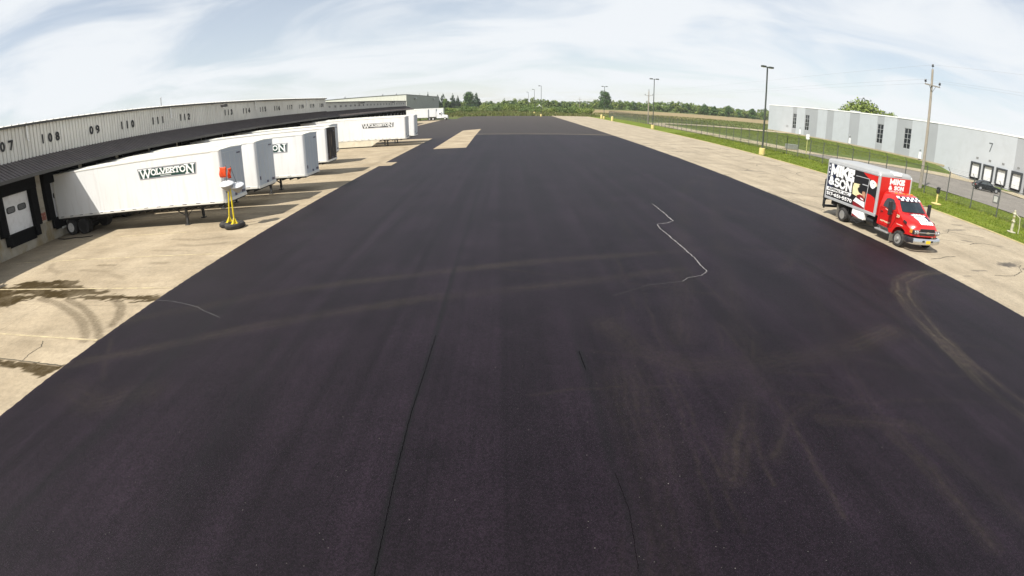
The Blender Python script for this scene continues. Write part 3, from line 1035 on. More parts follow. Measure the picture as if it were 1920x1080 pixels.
# ------------------------------------------------------------------ dock warehouse on the left
M_wallp = mat('ribbed_wall_metal', (0.66, 0.64, 0.585), rough=0.5, var=0.05, scale=0.6, dirt=(0.48, 0.45, 0.38), dirt_amt=0.5, dirt_scale=1.2, dirt_stretch=(3, 3, 0.5), world=True)
M_awn = mat('dark_bronze_awning', (0.115, 0.098, 0.095), rough=0.42, var=0.15, scale=1.2, dirt=(0.085, 0.075, 0.07), dirt_amt=0.6, dirt_scale=1.5, dirt_stretch=(1, 2, 1), world=True)
M_trim = mat('dark_trim', (0.045, 0.042, 0.04), rough=0.5)
M_black = mat('black_rubber', (0.008, 0.008, 0.009), spec=0.12, rough=0.8, var=0.3, scale=6)
M_darkwall = mat('shaded_dark_wall', (0.012, 0.011, 0.012), spec=0.12, rough=0.8)  # dark wall, blackened further to stand for shade under the awning
M_pier = mat('pale_wall_pier', (0.42, 0.39, 0.32), rough=0.7, var=0.08, dirt=(0.20, 0.16, 0.10), dirt_amt=0.6, dirt_scale=2.0, world=True)
M_found = mat('stained_foundation', (0.34, 0.31, 0.25), rough=0.9, var=0.14, scale=2, dirt=(0.24, 0.17, 0.06), dirt_amt=0.85, dirt_scale=1.1, dirt_stretch=(1, 1.6, 0.8), dirt_lo=0.47, bump=0.3, world=True)
M_door = mat('white_dock_door', (0.74, 0.75, 0.77), rough=0.45, var=0.03, dirt=(0.45, 0.45, 0.44), dirt_amt=0.5, dirt_scale=2.5)
M_glass = glass_mat('dark_glass', (0.016, 0.019, 0.024))
M_num = mat('black_numeral', (0.012, 0.012, 0.012), rough=0.6)
M_roofw = mat('pale_roof_metal', (0.62, 0.61, 0.57), rough=0.5)
M_galv = mat('grey_galvanised', (0.42, 0.43, 0.44), rough=0.45, metal=0.6)
M_white = mat('white_paint', (0.78, 0.78, 0.77), rough=0.4, var=0.03)
M_red_notice = mat('faded_red_notice', (0.30, 0.10, 0.07), rough=0.7, dirt=(0.5, 0.42, 0.36), dirt_amt=0.9, dirt_scale=9)

WX = -29.4


def rib_panel(wd, z0, z1, ribs, rw, rh):
    """vertical ribbed sheet facing +X, from y=0 to wd, in local coords"""
    ys = [(0, 0)]
    for r in ribs:
        ys += [(r - rw - .022, 0), (r - rw - .020, -.05), (r - rw - .002, -.05), (r - rw, 0), (r - rw * 0.5, rh), (r + rw * 0.5, rh), (r + rw, 0)]
    ys.append((wd, 0))
    b = MB()
    n = len(ys)
    b.add([(x, y, z0) for y, x in ys] + [(x, y, z1) for y, x in ys], [(i, i + 1, n + i + 1, n + i) for i in range(n - 1)])
    return b


def mesh_of(name, mb, mats):
    o = obj(name, mb, mats)
    me = o.data
    bpy.data.objects.remove(o)
    return me


def inst(name, me, parent, loc):
    o = bpy.data.objects.new(name, me)
    COL.objects.link(o)
    o.parent = parent
    o.location = loc
    ORG[o.name] = ORG[parent.name] + Vector(loc)
    return o


PW = 0.915
ME_wall = mesh_of('wall_panel', rib_panel(PW - 0.006, 5.42, 7.56, [0.16, 0.46, 0.765], 0.05, 0.045), M_wallp)
ME_wall2 = mesh_of('wall_panel', rib_panel(PW - 0.006, 5.42, 6.95, [0.16, 0.46, 0.765], 0.05, 0.045), M_wallp)
# awning panel, standing seams, slopes from z=5.5 at the wall to 4.55 at 2.12 m out
AW, AZ0, AZ1 = 2.12, 5.50, 4.56


def awning_panel():
    b = MB()
    sl = (AZ1 - AZ0) / AW
    f = lambda x: AZ0 + sl * x
    b.add([(0, 0, f(0)), (0, PW - .004, f(0)), (AW, PW - .004, f(AW)), (AW, 0, f(AW)), (0, 0, f(0) - .03), (0, PW - .004, f(0) - .03), (AW, PW - .004, f(AW) - .03), (AW, 0, f(AW) - .03)],
          [(0, 1, 2, 3), (4, 5, 6, 7), (2, 3, 7, 6), (0, 3, 7, 4), (1, 2, 6, 5)])
    for y in (0.03, 0.335, 0.64):
        b.add([(0, y, f(0)), (AW, y, f(AW)), (AW, y + 0.035, f(AW)), (0, y + 0.035, f(0)), (0, y, f(0) + .045), (AW, y, f(AW) + .045), (AW, y + 0.035, f(AW) + .045), (0, y + 0.035, f(0) + .045)],
              [(4, 5, 6, 7), (0, 1, 5, 4), (3, 2, 6, 7), (1, 2, 6, 5)])
    return b


ME_awn = mesh_of('awning_panel', awning_panel(), M_awn)
# dock bay pieces (local: x out of the wall, y along, origin at bay centre on the ground)
b = MB()
b.bbox(-0.1, 0.30, -1.72, -1.12, 1.30, 3.75, 0.05)
b.bbox(-0.1, 0.30, 1.12, 1.72, 1.30, 3.75, 0.05)
b.bbox(-0.1, 0.34, -1.72, 1.72, 3.62, 4.42, 0.05)
ME_seal = mesh_of('dock_seal', b, M_black)
b = MB()
b.box(-0.12, -0.06, -1.10, 1.10, 1.33, 3.66)
for k in range(4):
    b.box(-0.06, -0.045, -1.09, 1.09, 1.34 + k * 0.58, 1.34 + k * 0.58 + 0.565)
ME_ddoor = mesh_of('dock_door', b, M_door)


def oval(cx, cy, rx, ry, n=20, p=4):
    r = []
    for i in range(n):
        t = 2 * math.pi * i / n
        c, s_ = math.cos(t), math.sin(t)
        r.append((cx + rx * math.copysign(abs(c) ** (2 / p), c), cy + ry * math.copysign(abs(s_) ** (2 / p), s_)))
    return r


b = MB()
b.prism([(-0.048, y, z) for y, z in oval(0, 0, 0.36, 0.20)], (0.022, 0, 0), 0)
b.prism([(-0.026, y, z) for y, z in oval(0, 0, 0.30, 0.15)], (0.006, 0, 0), 1)
ME_dwin = mesh_of('door_window', b, [M_black, mat('smoky_pane', (0.06, 0.065, 0.075), rough=0.2, var=0.2, scale=8)])
b = MB()
b.box(-0.05, 0.06, -1.15, 1.15, 0.55, 1.31)
b.bbox(0.06, 0.30, -1.45, -1.05, 0.70, 1.30, 0.03)
b.bbox(0.06, 0.30, 1.05, 1.45, 0.70, 1.30, 0.03)
b.box(0.06, 0.12, -1.0, 1.0, 1.16, 1.30)
ME_pit = mesh_of('dock_bumper', b, M_black)
b = MB()
b.box(-0.16, 0.0, -0.29, 0.29, 1.27, 4.9)
ME_pier = mesh_of('wall_pier', b, M_pier)
BAY0, BAY = 21.05, 4.1


def digits_mesh(s):
    # each numeral about 0.46 m tall, set wide apart, read along +Y
    b = MB()
    for i, ch in enumerate(s):
        if ch == ' ':
            continue
        q, wd = text_quads(ch, 0.60, 0.22, width=0.85)
        y0 = (i - 1) * 0.68 - wd / 2
        for pts, L in q:
            vs = [Vector((0.052 + 0.012 + L * 0.0006, y0 + p[0], 6.22 + p[1])) for p in pts]
            b.prism(vs, (-0.012, 0, 0))
    return b


def dock_row(root, y0, y1, zt, me_wall, bays, numbers, spacing_small=None):
    n = int(round((y1 - y0) / PW))
    for k in range(n):
        inst('wall_panel', me_wall, root, (0, y0 + k * PW, 0))
        inst('awning_panel', ME_awn, root, (0.03, y0 + k * PW, 0))
    for yb in bays:
        inst('dock_seal', ME_seal, root, (0, yb, 0))
        d = inst('dock_door', ME_ddoor, root, (0, yb, 0))
        for s_ in (-0.46, 0.46):
            inst('door_window', ME_dwin, d, (0, s_, 2.74))
        inst('dock_bumper', ME_pit, root, (0, yb, 0))
        inst('wall_pier', ME_pier, root, (0, yb + BAY / 2, 0))
    for yn, s_ in numbers:
        b = digits_mesh(s_)
        o = obj('number_sign', b, M_num, parent=root, origin=(WX, yn, 0))
        for v in o.data.vertices:
            pass


ME_dig = {}


def num_obj(root, y, s_):
    for i, ch in enumerate(s_):
        if ch == ' ':
            continue
        if ch not in ME_dig:
            ME_dig[ch] = mesh_of('numeral', digits_mesh(' ' + ch + ' '), M_num)
        inst('numeral', ME_dig[ch], root, (0, y + (i - 1) * 0.68, 0))


wh = thing('dock_warehouse', 'long ribbed metal dock warehouse with dark awning and black numbers beside white trailers', 'warehouse', (WX, 0, 0))
Y0, Y1 = -20.0, -20 + PW * 110
bays = [BAY0 + BAY * k for k in range(-10, 15) if BAY0 + BAY * k < 79.5]
dock_row(wh, Y0, Y1, 7.6, ME_wall, bays, [])
for y, s_ in [(20.75, ' 07'), (24.85, '108'), (28.95, ' 09'), (33.1, '110'), (37.2, '111'), (41.3, '112'), (49.5, '113'), (53.6, '114'), (57.8, '115'), (61.9, '116'), (66.0, '117'), (70.1, '118'), (74.4, '119'), (78.5, '120'),
              (16.6, '106'), (12.5, '105')]:
    num_obj(wh, y, s_)
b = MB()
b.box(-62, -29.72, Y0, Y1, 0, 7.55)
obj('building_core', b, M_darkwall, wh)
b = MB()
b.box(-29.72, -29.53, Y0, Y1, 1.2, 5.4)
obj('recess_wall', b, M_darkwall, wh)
b = MB()
b.add([(-29.22, Y0, 7.66), (-29.22, Y1 + .15, 7.66), (-62, Y1 + .15, 8.7), (-62, Y0, 8.7), (-29.22, Y0, 7.58), (-29.22, Y1 + .15, 7.58), (-62, Y1 + .15, 8.62), (-62, Y0, 8.62)],
      [(0, 1, 2, 3), (4, 7, 6, 5), (0, 4, 5, 1), (1, 5, 6, 2), (0, 3, 7, 4)])
yy = Y0
while yy < Y1:
    b.add([(-29.20, yy, 7.665), (-29.20, yy + .1, 7.665), (-62, yy + .1, 8.705), (-62, yy, 8.705), (-29.20, yy + .02, 7.72), (-29.20, yy + .08, 7.72), (-62, yy + .08, 8.76), (-62, yy + .02, 8.76)],
          [(4, 5, 6, 7), (0, 1, 5, 4), (1, 2, 6, 5), (3, 0, 4, 7)])
    yy += 0.61
obj('roof', b, M_roofw, wh)
b = MB()
b.box(-29.36, -29.17, Y0, Y1 + .12, 7.52, 7.655)
obj('roof_trim', b, M_trim, wh)
b = MB()
b.box(WX + AW + 0.03, WX + AW + 0.09, Y0, Y1, 4.40, 4.60)
obj('awning_fascia', b, M_trim, wh)
for k in range(int((Y1 - Y0) / BAY)):
    y = 2.55 + BAY * (k - 5)
    if y + BAY < Y1 and y > Y0:
        b = MB()
        b.box(-29.72, -29.385, y + 0.012, y + BAY - 0.012, -0.1, 1.27)
        obj('foundation_panel', b, M_found, wh)
        for yy in (y + 0.4, y + BAY - 0.4):
            b = MB()
            b.cyl((WX + 0.05, yy, 5.05), (WX + AW, yy, 4.50), 0.035, n=6)
            obj('awning_bracket', b, M_trim, wh)
for y in (22.8, 39.05, 55.8, 72.1, 6.6):
    b = MB()
    b.box(WX + 0.05, WX + 0.15, y - 0.06, y + 0.06, 6.6 if y > 30 else 6.75, 7.54)
    b.add([(WX + 0.05, y - .06, 6.75), (WX + 0.22, y - .06, 6.55), (WX + 0.22, y + .06, 6.55), (WX + 0.05, y + .06, 6.75)], [(0, 1, 2, 3)])
    obj('downspout', b, mat('pale_downspout', (0.74, 0.73, 0.70), rough=.5), wh)
for y in (47.6, 12.0):
    b = MB()
    b.cyl((WX + 0.03, y + 0.9, 7.25), (WX + 0.9, y - 0.35, 7.28), 0.05, n=8)
    b.box(WX + 0.03, WX + 0.1, y + 0.7, y + 1.1, 7.05, 7.45)
    a_ = obj('lamp_bracket', b, M_white, wh)
    b = MB()
    b.bbox(WX + 0.75, WX + 1.3, y - 0.85, y - 0.25, 7.08, 7.36, 0.04)
    obj('wall_lamp', b, M_trim, wh)
b = MB()
b.cyl((-31.5, 40.6, 7.6), (-31.5, 40.6, 8.62), 0.05, n=8)
b.cyl((-31.5, 40.6, 8.62), (-31.5, 40.6, 8.70), 0.09, 0.03, n=8)
obj('vent_pipe', b, M_galv, wh)
b = MB()
b.box(WX + 0.0, WX + 0.02, 22.93, 23.34, 1.42, 1.92)
obj('notice_sign', b, M_red_notice, wh)

# lower wing further along the same wall
wing = thing('warehouse_wing', 'lower metal dock wing with small door numbers, continuing beyond the nearer warehouse', 'warehouse', (WX, 81.0, 0))
W0, W1 = 80.72, 80.72 + PW * 75


def wing_row():
    root = wing
    n = 75
    for k in range(n):
        inst('wall_panel', ME_wall2, root, (-0.05, W0 - 81.0 + k * PW, 0))
        inst('awning_panel', ME_awn, root, (0.03, W0 - 81.0 + k * PW, -0.12))
    sm = 2.98
    k = 0
    y = 82.5
    num = 121
    while y < W1 - 2:
        for i, ch in enumerate(str(num)):
            if 'w' + ch not in ME_dig:
                b = MB()
                q, wd = text_quads(ch, 0.36, 0.26, width=0.9)
                for pts, L in q:
                    b.prism([Vector((0.05 + L * 0.0006, p[0] - wd / 2, 6.02 + p[1])) for p in pts], (-0.012, 0, 0))
                ME_dig['w' + ch] = mesh_of('numeral', b, M_num)
            inst('numeral', ME_dig['w' + ch], root, (-0.05, y - 81.0 + (i - 1) * 0.36, 0))
        y += sm
        num += 1
    y = 83.2
    while y < W1 - 2:
        inst('dock_seal', ME_seal, root, (0, y - 81.0, 0))
        d = inst('dock_door', ME_ddoor, root, (0, y - 81.0, 0))
        inst('dock_bumper', ME_pit, root, (0, y - 81.0, 0))
        inst('wall_pier', ME_pier, root, (0, y - 81.0 + BAY / 2, 0))
        y += BAY


wing_row()
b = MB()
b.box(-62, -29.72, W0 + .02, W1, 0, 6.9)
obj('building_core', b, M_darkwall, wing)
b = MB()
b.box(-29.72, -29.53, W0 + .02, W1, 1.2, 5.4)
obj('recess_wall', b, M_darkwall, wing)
b = MB()
b.box(-29.72, -29.385, W0 + .02, W1, -0.1, 1.27)
obj('foundation', b, M_found, wing)
b = MB()
b.add([(-29.3, W0 + .2, 7.0), (-29.3, W1, 7.0), (-62, W1, 7.5), (-62, W0 + .2, 7.5), (-29.3, W0 + .2, 6.93), (-29.3, W1, 6.93), (-62, W1, 7.43), (-62, W0 + .2, 7.43)],
      [(0, 1, 2, 3), (4, 7, 6, 5), (0, 4, 5, 1), (1, 5, 6, 2)])
obj('roof', b, M_roofw, wing)
b = MB()
b.box(-29.42, -29.25, W0 + .2, W1, 6.88, 7.0)
obj('roof_trim', b, M_trim, wing)
b = MB()
b.box(WX + AW + 0.03, WX + AW + 0.09, W0 + .2, W1, 4.28, 4.48)
obj('awning_fascia', b, M_trim, wing)
for y in (100, 128):
    b = MB()
    b.cyl((WX + 0.0, y + 0.9, 6.65), (WX + 0.9, y - 0.3, 6.7), 0.06, n=6)
    b.bbox(WX + 0.7, WX + 1.3, y - 0.9, y - 0.2, 6.5, 6.8, 0.04)
    obj('wall_lamp', b, M_trim, wing)
# tall building behind the wing
M_gable = mat('sunlit_gable_metal', (0.74, 0.73, 0.66), rough=0.5, var=0.04, world=True)  # sunlit look of the gable put into a paler metal colour
M_tall = mat('shaded_green_wall_metal', (0.36, 0.37, 0.345), rough=0.55, var=0.06, scale=0.5, world=True)  # green-grey metal, darkened to carry the shade on this side
tb = thing('tall_warehouse', 'tall grey metal warehouse with bright gable behind the lower dock wing', 'warehouse', (-42.0, 214.0, 0))
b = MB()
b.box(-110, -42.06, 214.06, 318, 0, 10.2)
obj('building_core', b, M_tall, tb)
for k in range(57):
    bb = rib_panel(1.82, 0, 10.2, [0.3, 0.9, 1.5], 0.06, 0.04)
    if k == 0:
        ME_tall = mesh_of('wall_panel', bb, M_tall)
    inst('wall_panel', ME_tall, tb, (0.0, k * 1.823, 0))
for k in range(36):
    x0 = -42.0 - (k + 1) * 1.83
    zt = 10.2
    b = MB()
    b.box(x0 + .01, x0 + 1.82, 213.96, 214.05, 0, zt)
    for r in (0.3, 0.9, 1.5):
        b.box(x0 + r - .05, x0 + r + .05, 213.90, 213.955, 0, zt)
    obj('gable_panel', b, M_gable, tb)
b = MB()
b.box(-110, -41.9, 213.85, 318.1, 10.2, 10.42)
obj('roof_trim', b, M_trim, tb)
for x, z in ((-53, 10.9), (-70, 11.0), (-47, 10.8)):
    b = MB()
    b.cyl((x, 217, 10.4), (x, 217, z), 0.25, n=8)
    b.cyl((x, 217, z), (x, 217, z + .3), 0.5, 0.2, n=8)
    obj('roof_vent', b, M_galv, tb)
for y in (232, 292):
    b = MB()
    b.bbox(-41.9, -41.2, y, y + 3.5, 8.5, 9.1, 0.05)
    obj('wall_lamp', b, M_galv, tb)

# ------------------------------------------------------------------ grey building on the right
BX = 108.0
rb = thing('tilt_up_warehouse', 'large pale grey panel warehouse numbered 7 beyond the fence and grass', 'warehouse', (BX, 130, 0))
M_light = mat('light_grey_wall', (0.415, 0.438, 0.468), rough=0.7, var=0.035, scale=0.3, world=True, dirt=(0.37, 0.385, 0.405), dirt_amt=0.5, dirt_scale=0.5)
M_mid = mat('mid_grey_wall', (0.305, 0.318, 0.338), rough=0.7, var=0.035, scale=0.3, world=True)
M_cap = mat('white_coping', (0.80, 0.80, 0.80), rough=0.4)
M_frame = mat('grey_window_frame', (0.38, 0.39, 0.40), rough=0.5)
edges = [(194.6, 175.35, 0), (175.35, 172.45, 1), (172.45, 166.6, 0), (166.6, 158.1, 1), (158.1, 152.3, 0), (152.3, 148.3, 1), (148.3, 139.3, 0), (139.3, 134.1, 1),
         (134.1, 125.25, 0), (125.25, 122.1, 1), (122.1, 116.4, 0), (116.4, 110.0, 1), (110.0, 104.1, 0), (104.1, 100.0, 1), (100.0, 74.15, 0), (74.15, 60.0, 1), (60, 40, 0), (40, 0, 1)]
WIN = [(175.2, 172.6), (166.35, 163.6), (125.1, 122.25), (113.0, 110.1)]
for y1, y0, dk in edges:
    cuts = [w_ for w_ in WIN if y0 - .01 <= w_[1] and w_[0] <= y1 + .01]
    b = MB()
    px = 0.0 if dk else -0.04
    if cuts:
        a, c = cuts[0]
        for (ya, yb, za, zb) in ((y0, c, -1.7, 10.3), (a, y1, -1.7, 10.3), (c, a, -1.7, 2.2), (c, a, 7.8, 10.3)):
            if yb - ya > 0.02:
                b.box(BX + px, BX + 0.25, ya + .008, yb - .008, za, zb)
    else:
        b.box(BX + px, BX + 0.25, y0 + .008, y1 - .008, -1.7, 10.3)
    obj('wall_panel', b, M_mid if dk else M_light, rb)
b = MB()
b.box(BX + 0.25, BX + 70, 0, 194.6, -1.7, 10.2)
obj('building_core', b, M_light, rb)
b = MB()
b.box(BX - 0.12, BX + 70.1, -0.1, 194.75, 10.3, 10.62)
obj('coping', b, M_cap, rb)
b = MB()
b.box(BX - 0.10, BX - 0.045, 96, 194.6, -0.2, 0.32)
obj('foundation', b, M_apron, rb)
for a, c in WIN:
    b = MB()
    wdt = a - c
    for y in (c, c + wdt / 2 - .05, a - .12):
        b.box(BX + 0.08, BX + 0.16, y, y + (0.12 if y != c + wdt / 2 - .05 else 0.1), 2.2, 7.8)
    for k in range(5):
        z = 2.2 + k * (5.6 - .1) / 4
        b.box(BX + 0.085, BX + 0.155, c, a, z, z + .1)
    wobj = obj('window', b, M_frame, rb)
    for iy in range(2):
        for k in range(4):
            b = MB()
            b.box(BX + 0.18, BX + 0.20, c + iy * wdt / 2, c + (iy + 1) * wdt / 2, 2.2 + k * 1.4, 2.2 + (k + 1) * 1.4 - 0.02)
            obj('pane', b, M_glass, wobj)
for y in (85.4, 81.4, 77.3, 72.8, 68.6, 64.4):
    b = MB()
    for (ya, yb, za, zb) in ((y - 1.6, y - 1.22, -0.75, 2.4), (y + 1.22, y + 1.6, -0.75, 2.4), (y - 1.6, y + 1.6, 2.4, 2.85 if y != 72.8 else 3.0)):
        b.bbox(BX - 0.45, BX - 0.04, ya, yb, za, zb, 0.04)
    obj('dock_seal', b, mat('grey_black_seal', (0.03, 0.035, 0.04), rough=0.7), rb)
    b = MB()
    for k in range(4):
        b.box(BX - 0.10, BX - 0.06 + 0.004 * k, y - 1.2, y + 1.2, -0.72 + k * 0.78, -0.72 + k * 0.78 + 0.765)
    obj('dock_door', b, mat('dock_door_white', (0.60, 0.61, 0.62), rough=.5), rb)
    b = MB()
    b.bbox(BX - 0.4, BX - 0.06, y - 1.3, y + 1.3, -1.15, -0.76, 0.03)
    obj('dock_bumper', b, M_black, rb)
    b = MB()
    b.box(BX - 0.065, BX - 0.05, y - 0.42, y + 0.42, 3.55, 4.15)
    for k in range(3):
        b.box(BX - 0.07, BX - 0.066, y - 0.34 + k * .25, y - 0.2 + k * .25, 3.65, 4.05, 1)
    obj('number_plate', b, [mat('plate_grey', (0.36, 0.37, 0.38)), M_num], rb)
b = MB()
q, wd = text_quads('7', 2.1, 0.14, width=0.8)
put_text(b, [(p, L) for p, L in q], (BX - 0.045, 82.3, 5.85), (0, -1, 0), (0, 0, 1), (-1, 0, 0), 0.01)
obj('building_number', b, mat('slate_numeral', (0.10, 0.11, 0.12)), rb)
for y in (169.2, 138.2, 105.6):
    b = MB()
    b.box(BX - 0.1, BX - 0.05, y - 0.5, y + 0.5, 0.05, 2.1)
    d = obj('entry_door', b, M_white, rb)
    b = MB()
    b.bbox(BX - 0.3, BX - 0.05, y - 0.2, y + 0.2, 2.7, 3.0, 0.03)
    obj('door_lamp', b, M_frame, rb)
b = MB()
for k in range(6):
    b.box(BX - 0.08, BX - 0.05, 178.0, 179.7, 2.32 + k * .13, 2.4 + k * .13)
obj('wall_vent', b, M_frame, rb)
for x, y in ((120, 172), (126, 158), (118, 150)):
    b = MB()
    b.bbox(x, x + 3, y, y + 2.5, 10.2, 11.5, 0.1)
    obj('roof_unit', b, M_galv, rb)

# ------------------------------------------------------------------ vehicles
M_tyre = mat('tyre_rubber', (0.022, 0.021, 0.021), rough=0.85, var=0.25, scale=8, dirt=(0.10, 0.09, 0.075), dirt_amt=0.5, dirt_scale=5)
M_rimw = mat('white_rim', (0.66, 0.65, 0.62), rough=0.5, dirt=(0.2, 0.16, 0.12), dirt_amt=0.7, dirt_scale=7)
M_rimd = mat('dusty_grey_rim', (0.27, 0.265, 0.255), rough=0.6, metal=0.3, dirt=(0.3, 0.27, 0.22), dirt_amt=0.6, dirt_scale=8)
M_tw = mat('trailer_white', (0.80, 0.80, 0.79), rough=0.38, var=0.025, scale=0.8, dirt=(0.60, 0.58, 0.55), dirt_amt=0.45, dirt_scale=1.6, dirt_stretch=(2.4, 2.4, 0.25), world=True)
M_tfront = mat('trailer_nose_shaded', (0.46, 0.50, 0.54), rough=0.42, var=0.04, scale=0.8, dirt=(0.5, 0.5, 0.5), dirt_amt=0.5, dirt_scale=2.2, world=True)  # white nose greyed: shade of its sunless side is in the colour
M_trail = mat('trailer_rail', (0.72, 0.71, 0.66), rough=0.4, metal=0.0, var=0.05, dirt=(0.5, 0.46, 0.38), dirt_amt=0.4, dirt_scale=3, world=True)
M_troof = mat('trailer_roof_sheet', (0.74, 0.72, 0.64), rough=0.45, var=0.05, dirt=(0.52, 0.48, 0.38), dirt_amt=0.6, dirt_scale=1.4, world=True)
M_rust = mat('rusted_blackened_nose', (0.022, 0.017, 0.015), rough=0.75, var=0.5, scale=2.0, stretch=(2, 2, 0.5), dirt=(0.34, 0.25, 0.15), dirt_amt=0.95, dirt_scale=1.5, dirt_stretch=(2.0, 2.2, 0.4), dirt_lo=0.54, bump=0.4, world=True)
M_under = mat('chassis_black', (0.018, 0.017, 0.016), rough=0.75, var=0.3)
M_steel = mat('landing_gear_steel', (0.05, 0.05, 0.05), rough=0.6, var=0.2)
M_tape = mat('reflector_tape', (0.10, 0.09, 0.13), rough=0.4)
M_green = mat('dark_green_logo', (0.010, 0.045, 0.036), rough=0.5)
M_silver = mat('grey_logo_border', (0.30, 0.30, 0.32), rough=0.5)
M_lett = mat('white_lettering', (0.84, 0.85, 0.84), rough=0.5, var=0.02)
M_skirt = mat('cream_side_skirt', (0.66, 0.61, 0.48), rough=0.6, var=0.08, scale=1.2, dirt=(0.42, 0.36, 0.25), dirt_amt=0.6, dirt_scale=1.6, world=True)
M_red_lens = mat('red_lens', (0.35, 0.02, 0.02), rough=0.3)
M_amber = mat('amber_lens', (0.6, 0.22, 0.03), rough=0.3)


def wheel(parent, c, r, wd, side, rimm, dual=False):
    """wheel with its axle along Y (side=-1: face towards -Y) or along X via side=('x',-1)"""
    ax = Vector((0, side, 0)) if not isinstance(side, tuple) else Vector((side[1], 0, 0))
    c = Vector(c)
    o = c - ax * wd / 2
    b = MB()
    b.lathe([(r * 0.60, 0.0), (r * 0.88, 0.0), (r * 0.97, wd * .10), (r, wd * .25), (r, wd * .75), (r * 0.97, wd * .90), (r * 0.88, wd), (r * 0.66, wd), (r * 0.60, wd * 0.9), (r * 0.60, 0.0)], o, ax, 28)
    if dual:
        b.lathe([(r * 0.5, -wd * 1.15), (r * 0.88, -wd * 1.15), (r, -wd * 0.9), (r, -wd * .35), (r * 0.88, -wd * 0.12), (r * 0.5, -wd * 0.12)], o, ax, 24)
    t = obj('wheel', b, M_tyre, parent, smooth=True)
    b = MB()
    dish = wd * (0.55 if dual else 0.86)
    b.lathe([(r * 0.62, wd * 0.93), (r * 0.56, wd * 0.95), (r * 0.53, dish), (r * 0.30, dish - 0.02), (r * 0.28, dish + 0.02), (r * 0.2, dish + (0.10 if not dual else 0.08)), (0.001, dish + (0.11 if not dual else .09))], o, ax, 24)
    a1 = ax.orthogonal().normalized()
    a2 = ax.cross(a1)
    for k in range(8):
        t_ = 2 * math.pi * k / 8
        p = o + ax * dish + (a1 * math.cos(t_) + a2 * math.sin(t_)) * r * 0.36
        b.cyl(p - ax * 0.02, p + ax * 0.03, r * 0.04, n=6)
    for k in range(5):
        t_ = 2 * math.pi * (k + .5) / 5
        p = o + ax * (dish - 0.012) + (a1 * math.cos(t_) + a2 * math.sin(t_)) * r * 0.44
        b.cyl(p, p + ax * 0.006, r * 0.07, n=8, mi=1)
    obj('rim', b, [rimm, M_under], t, smooth=True)
    return t


LOGO_SIZES = [1.45, 1, 1, 1, 1, 1, 1, 1, 1.45]


def logo(root, xl, xr, zb, zt, y, nx=0):
    """trapezoid name plate on a trailer side facing -Y"""
    W = xr - xl
    H = zt - zb
    sk = 0.035 * W
    b = MB()
    b.prism([(xl, y, zt), (xl + sk, y, zb), (xr - 0.02 * W, y, zb), (xr, y, zt)], (0, -0.003, 0), 0)
    m_ = 0.055 * H * 2
    b.prism([(xl + m_ * 1.4, y - .003, zt - m_), (xl + sk + m_ * 0.8, y - .003, zb + m_), (xr - 0.02 * W - m_ * .9, y - .003, zb + m_), (xr - m_ * 1.3, y - .003, zt - m_)], (0, -0.002, 0), 1)
    lo = obj('logo_plate', b, [M_silver, M_green], root)
    h0 = H * 0.84 / 1.45
    sizes = [1.45, 1.0, 0.95, 0.92, 0.9, 0.92, 0.95, 1.0, 1.45]
    drops = [0, .34, .40, .43, .45, .43, .40, .34, 0.03]
    drops = [d * h0 for d in drops]
    q, wd = text_quads('WOLVERTON', h0, 0.2, gap=0.04, serif=0.20, sizes=sizes, drops=drops, width=0.98)
    sc = W * 0.92 / wd
    b = MB()
    put_text(b, [([(p[0] * sc, p[1]) for p in pts], L) for pts, L in q], (xl + 0.045 * W, y, zb + H * 0.08), (1, 0, 0), (0, 0, 1), (0, -1, 0), 0.007)
    obj('lettering', b, M_lett, lo)
    for n_, fx_, za, zc_ in ((26, 0.30, 0.30, 0.37), (14, 0.40, 0.17, 0.235)):
        b = MB()
        for k in range(n_):
            x = xl + W * (fx_ + 0.013 * k)
            b.box(x, x + W * 0.009, y - 0.0062, y - 0.0052, zb + H * za, zb + H * zc_)
        obj('lettering', b, M_lett, lo)


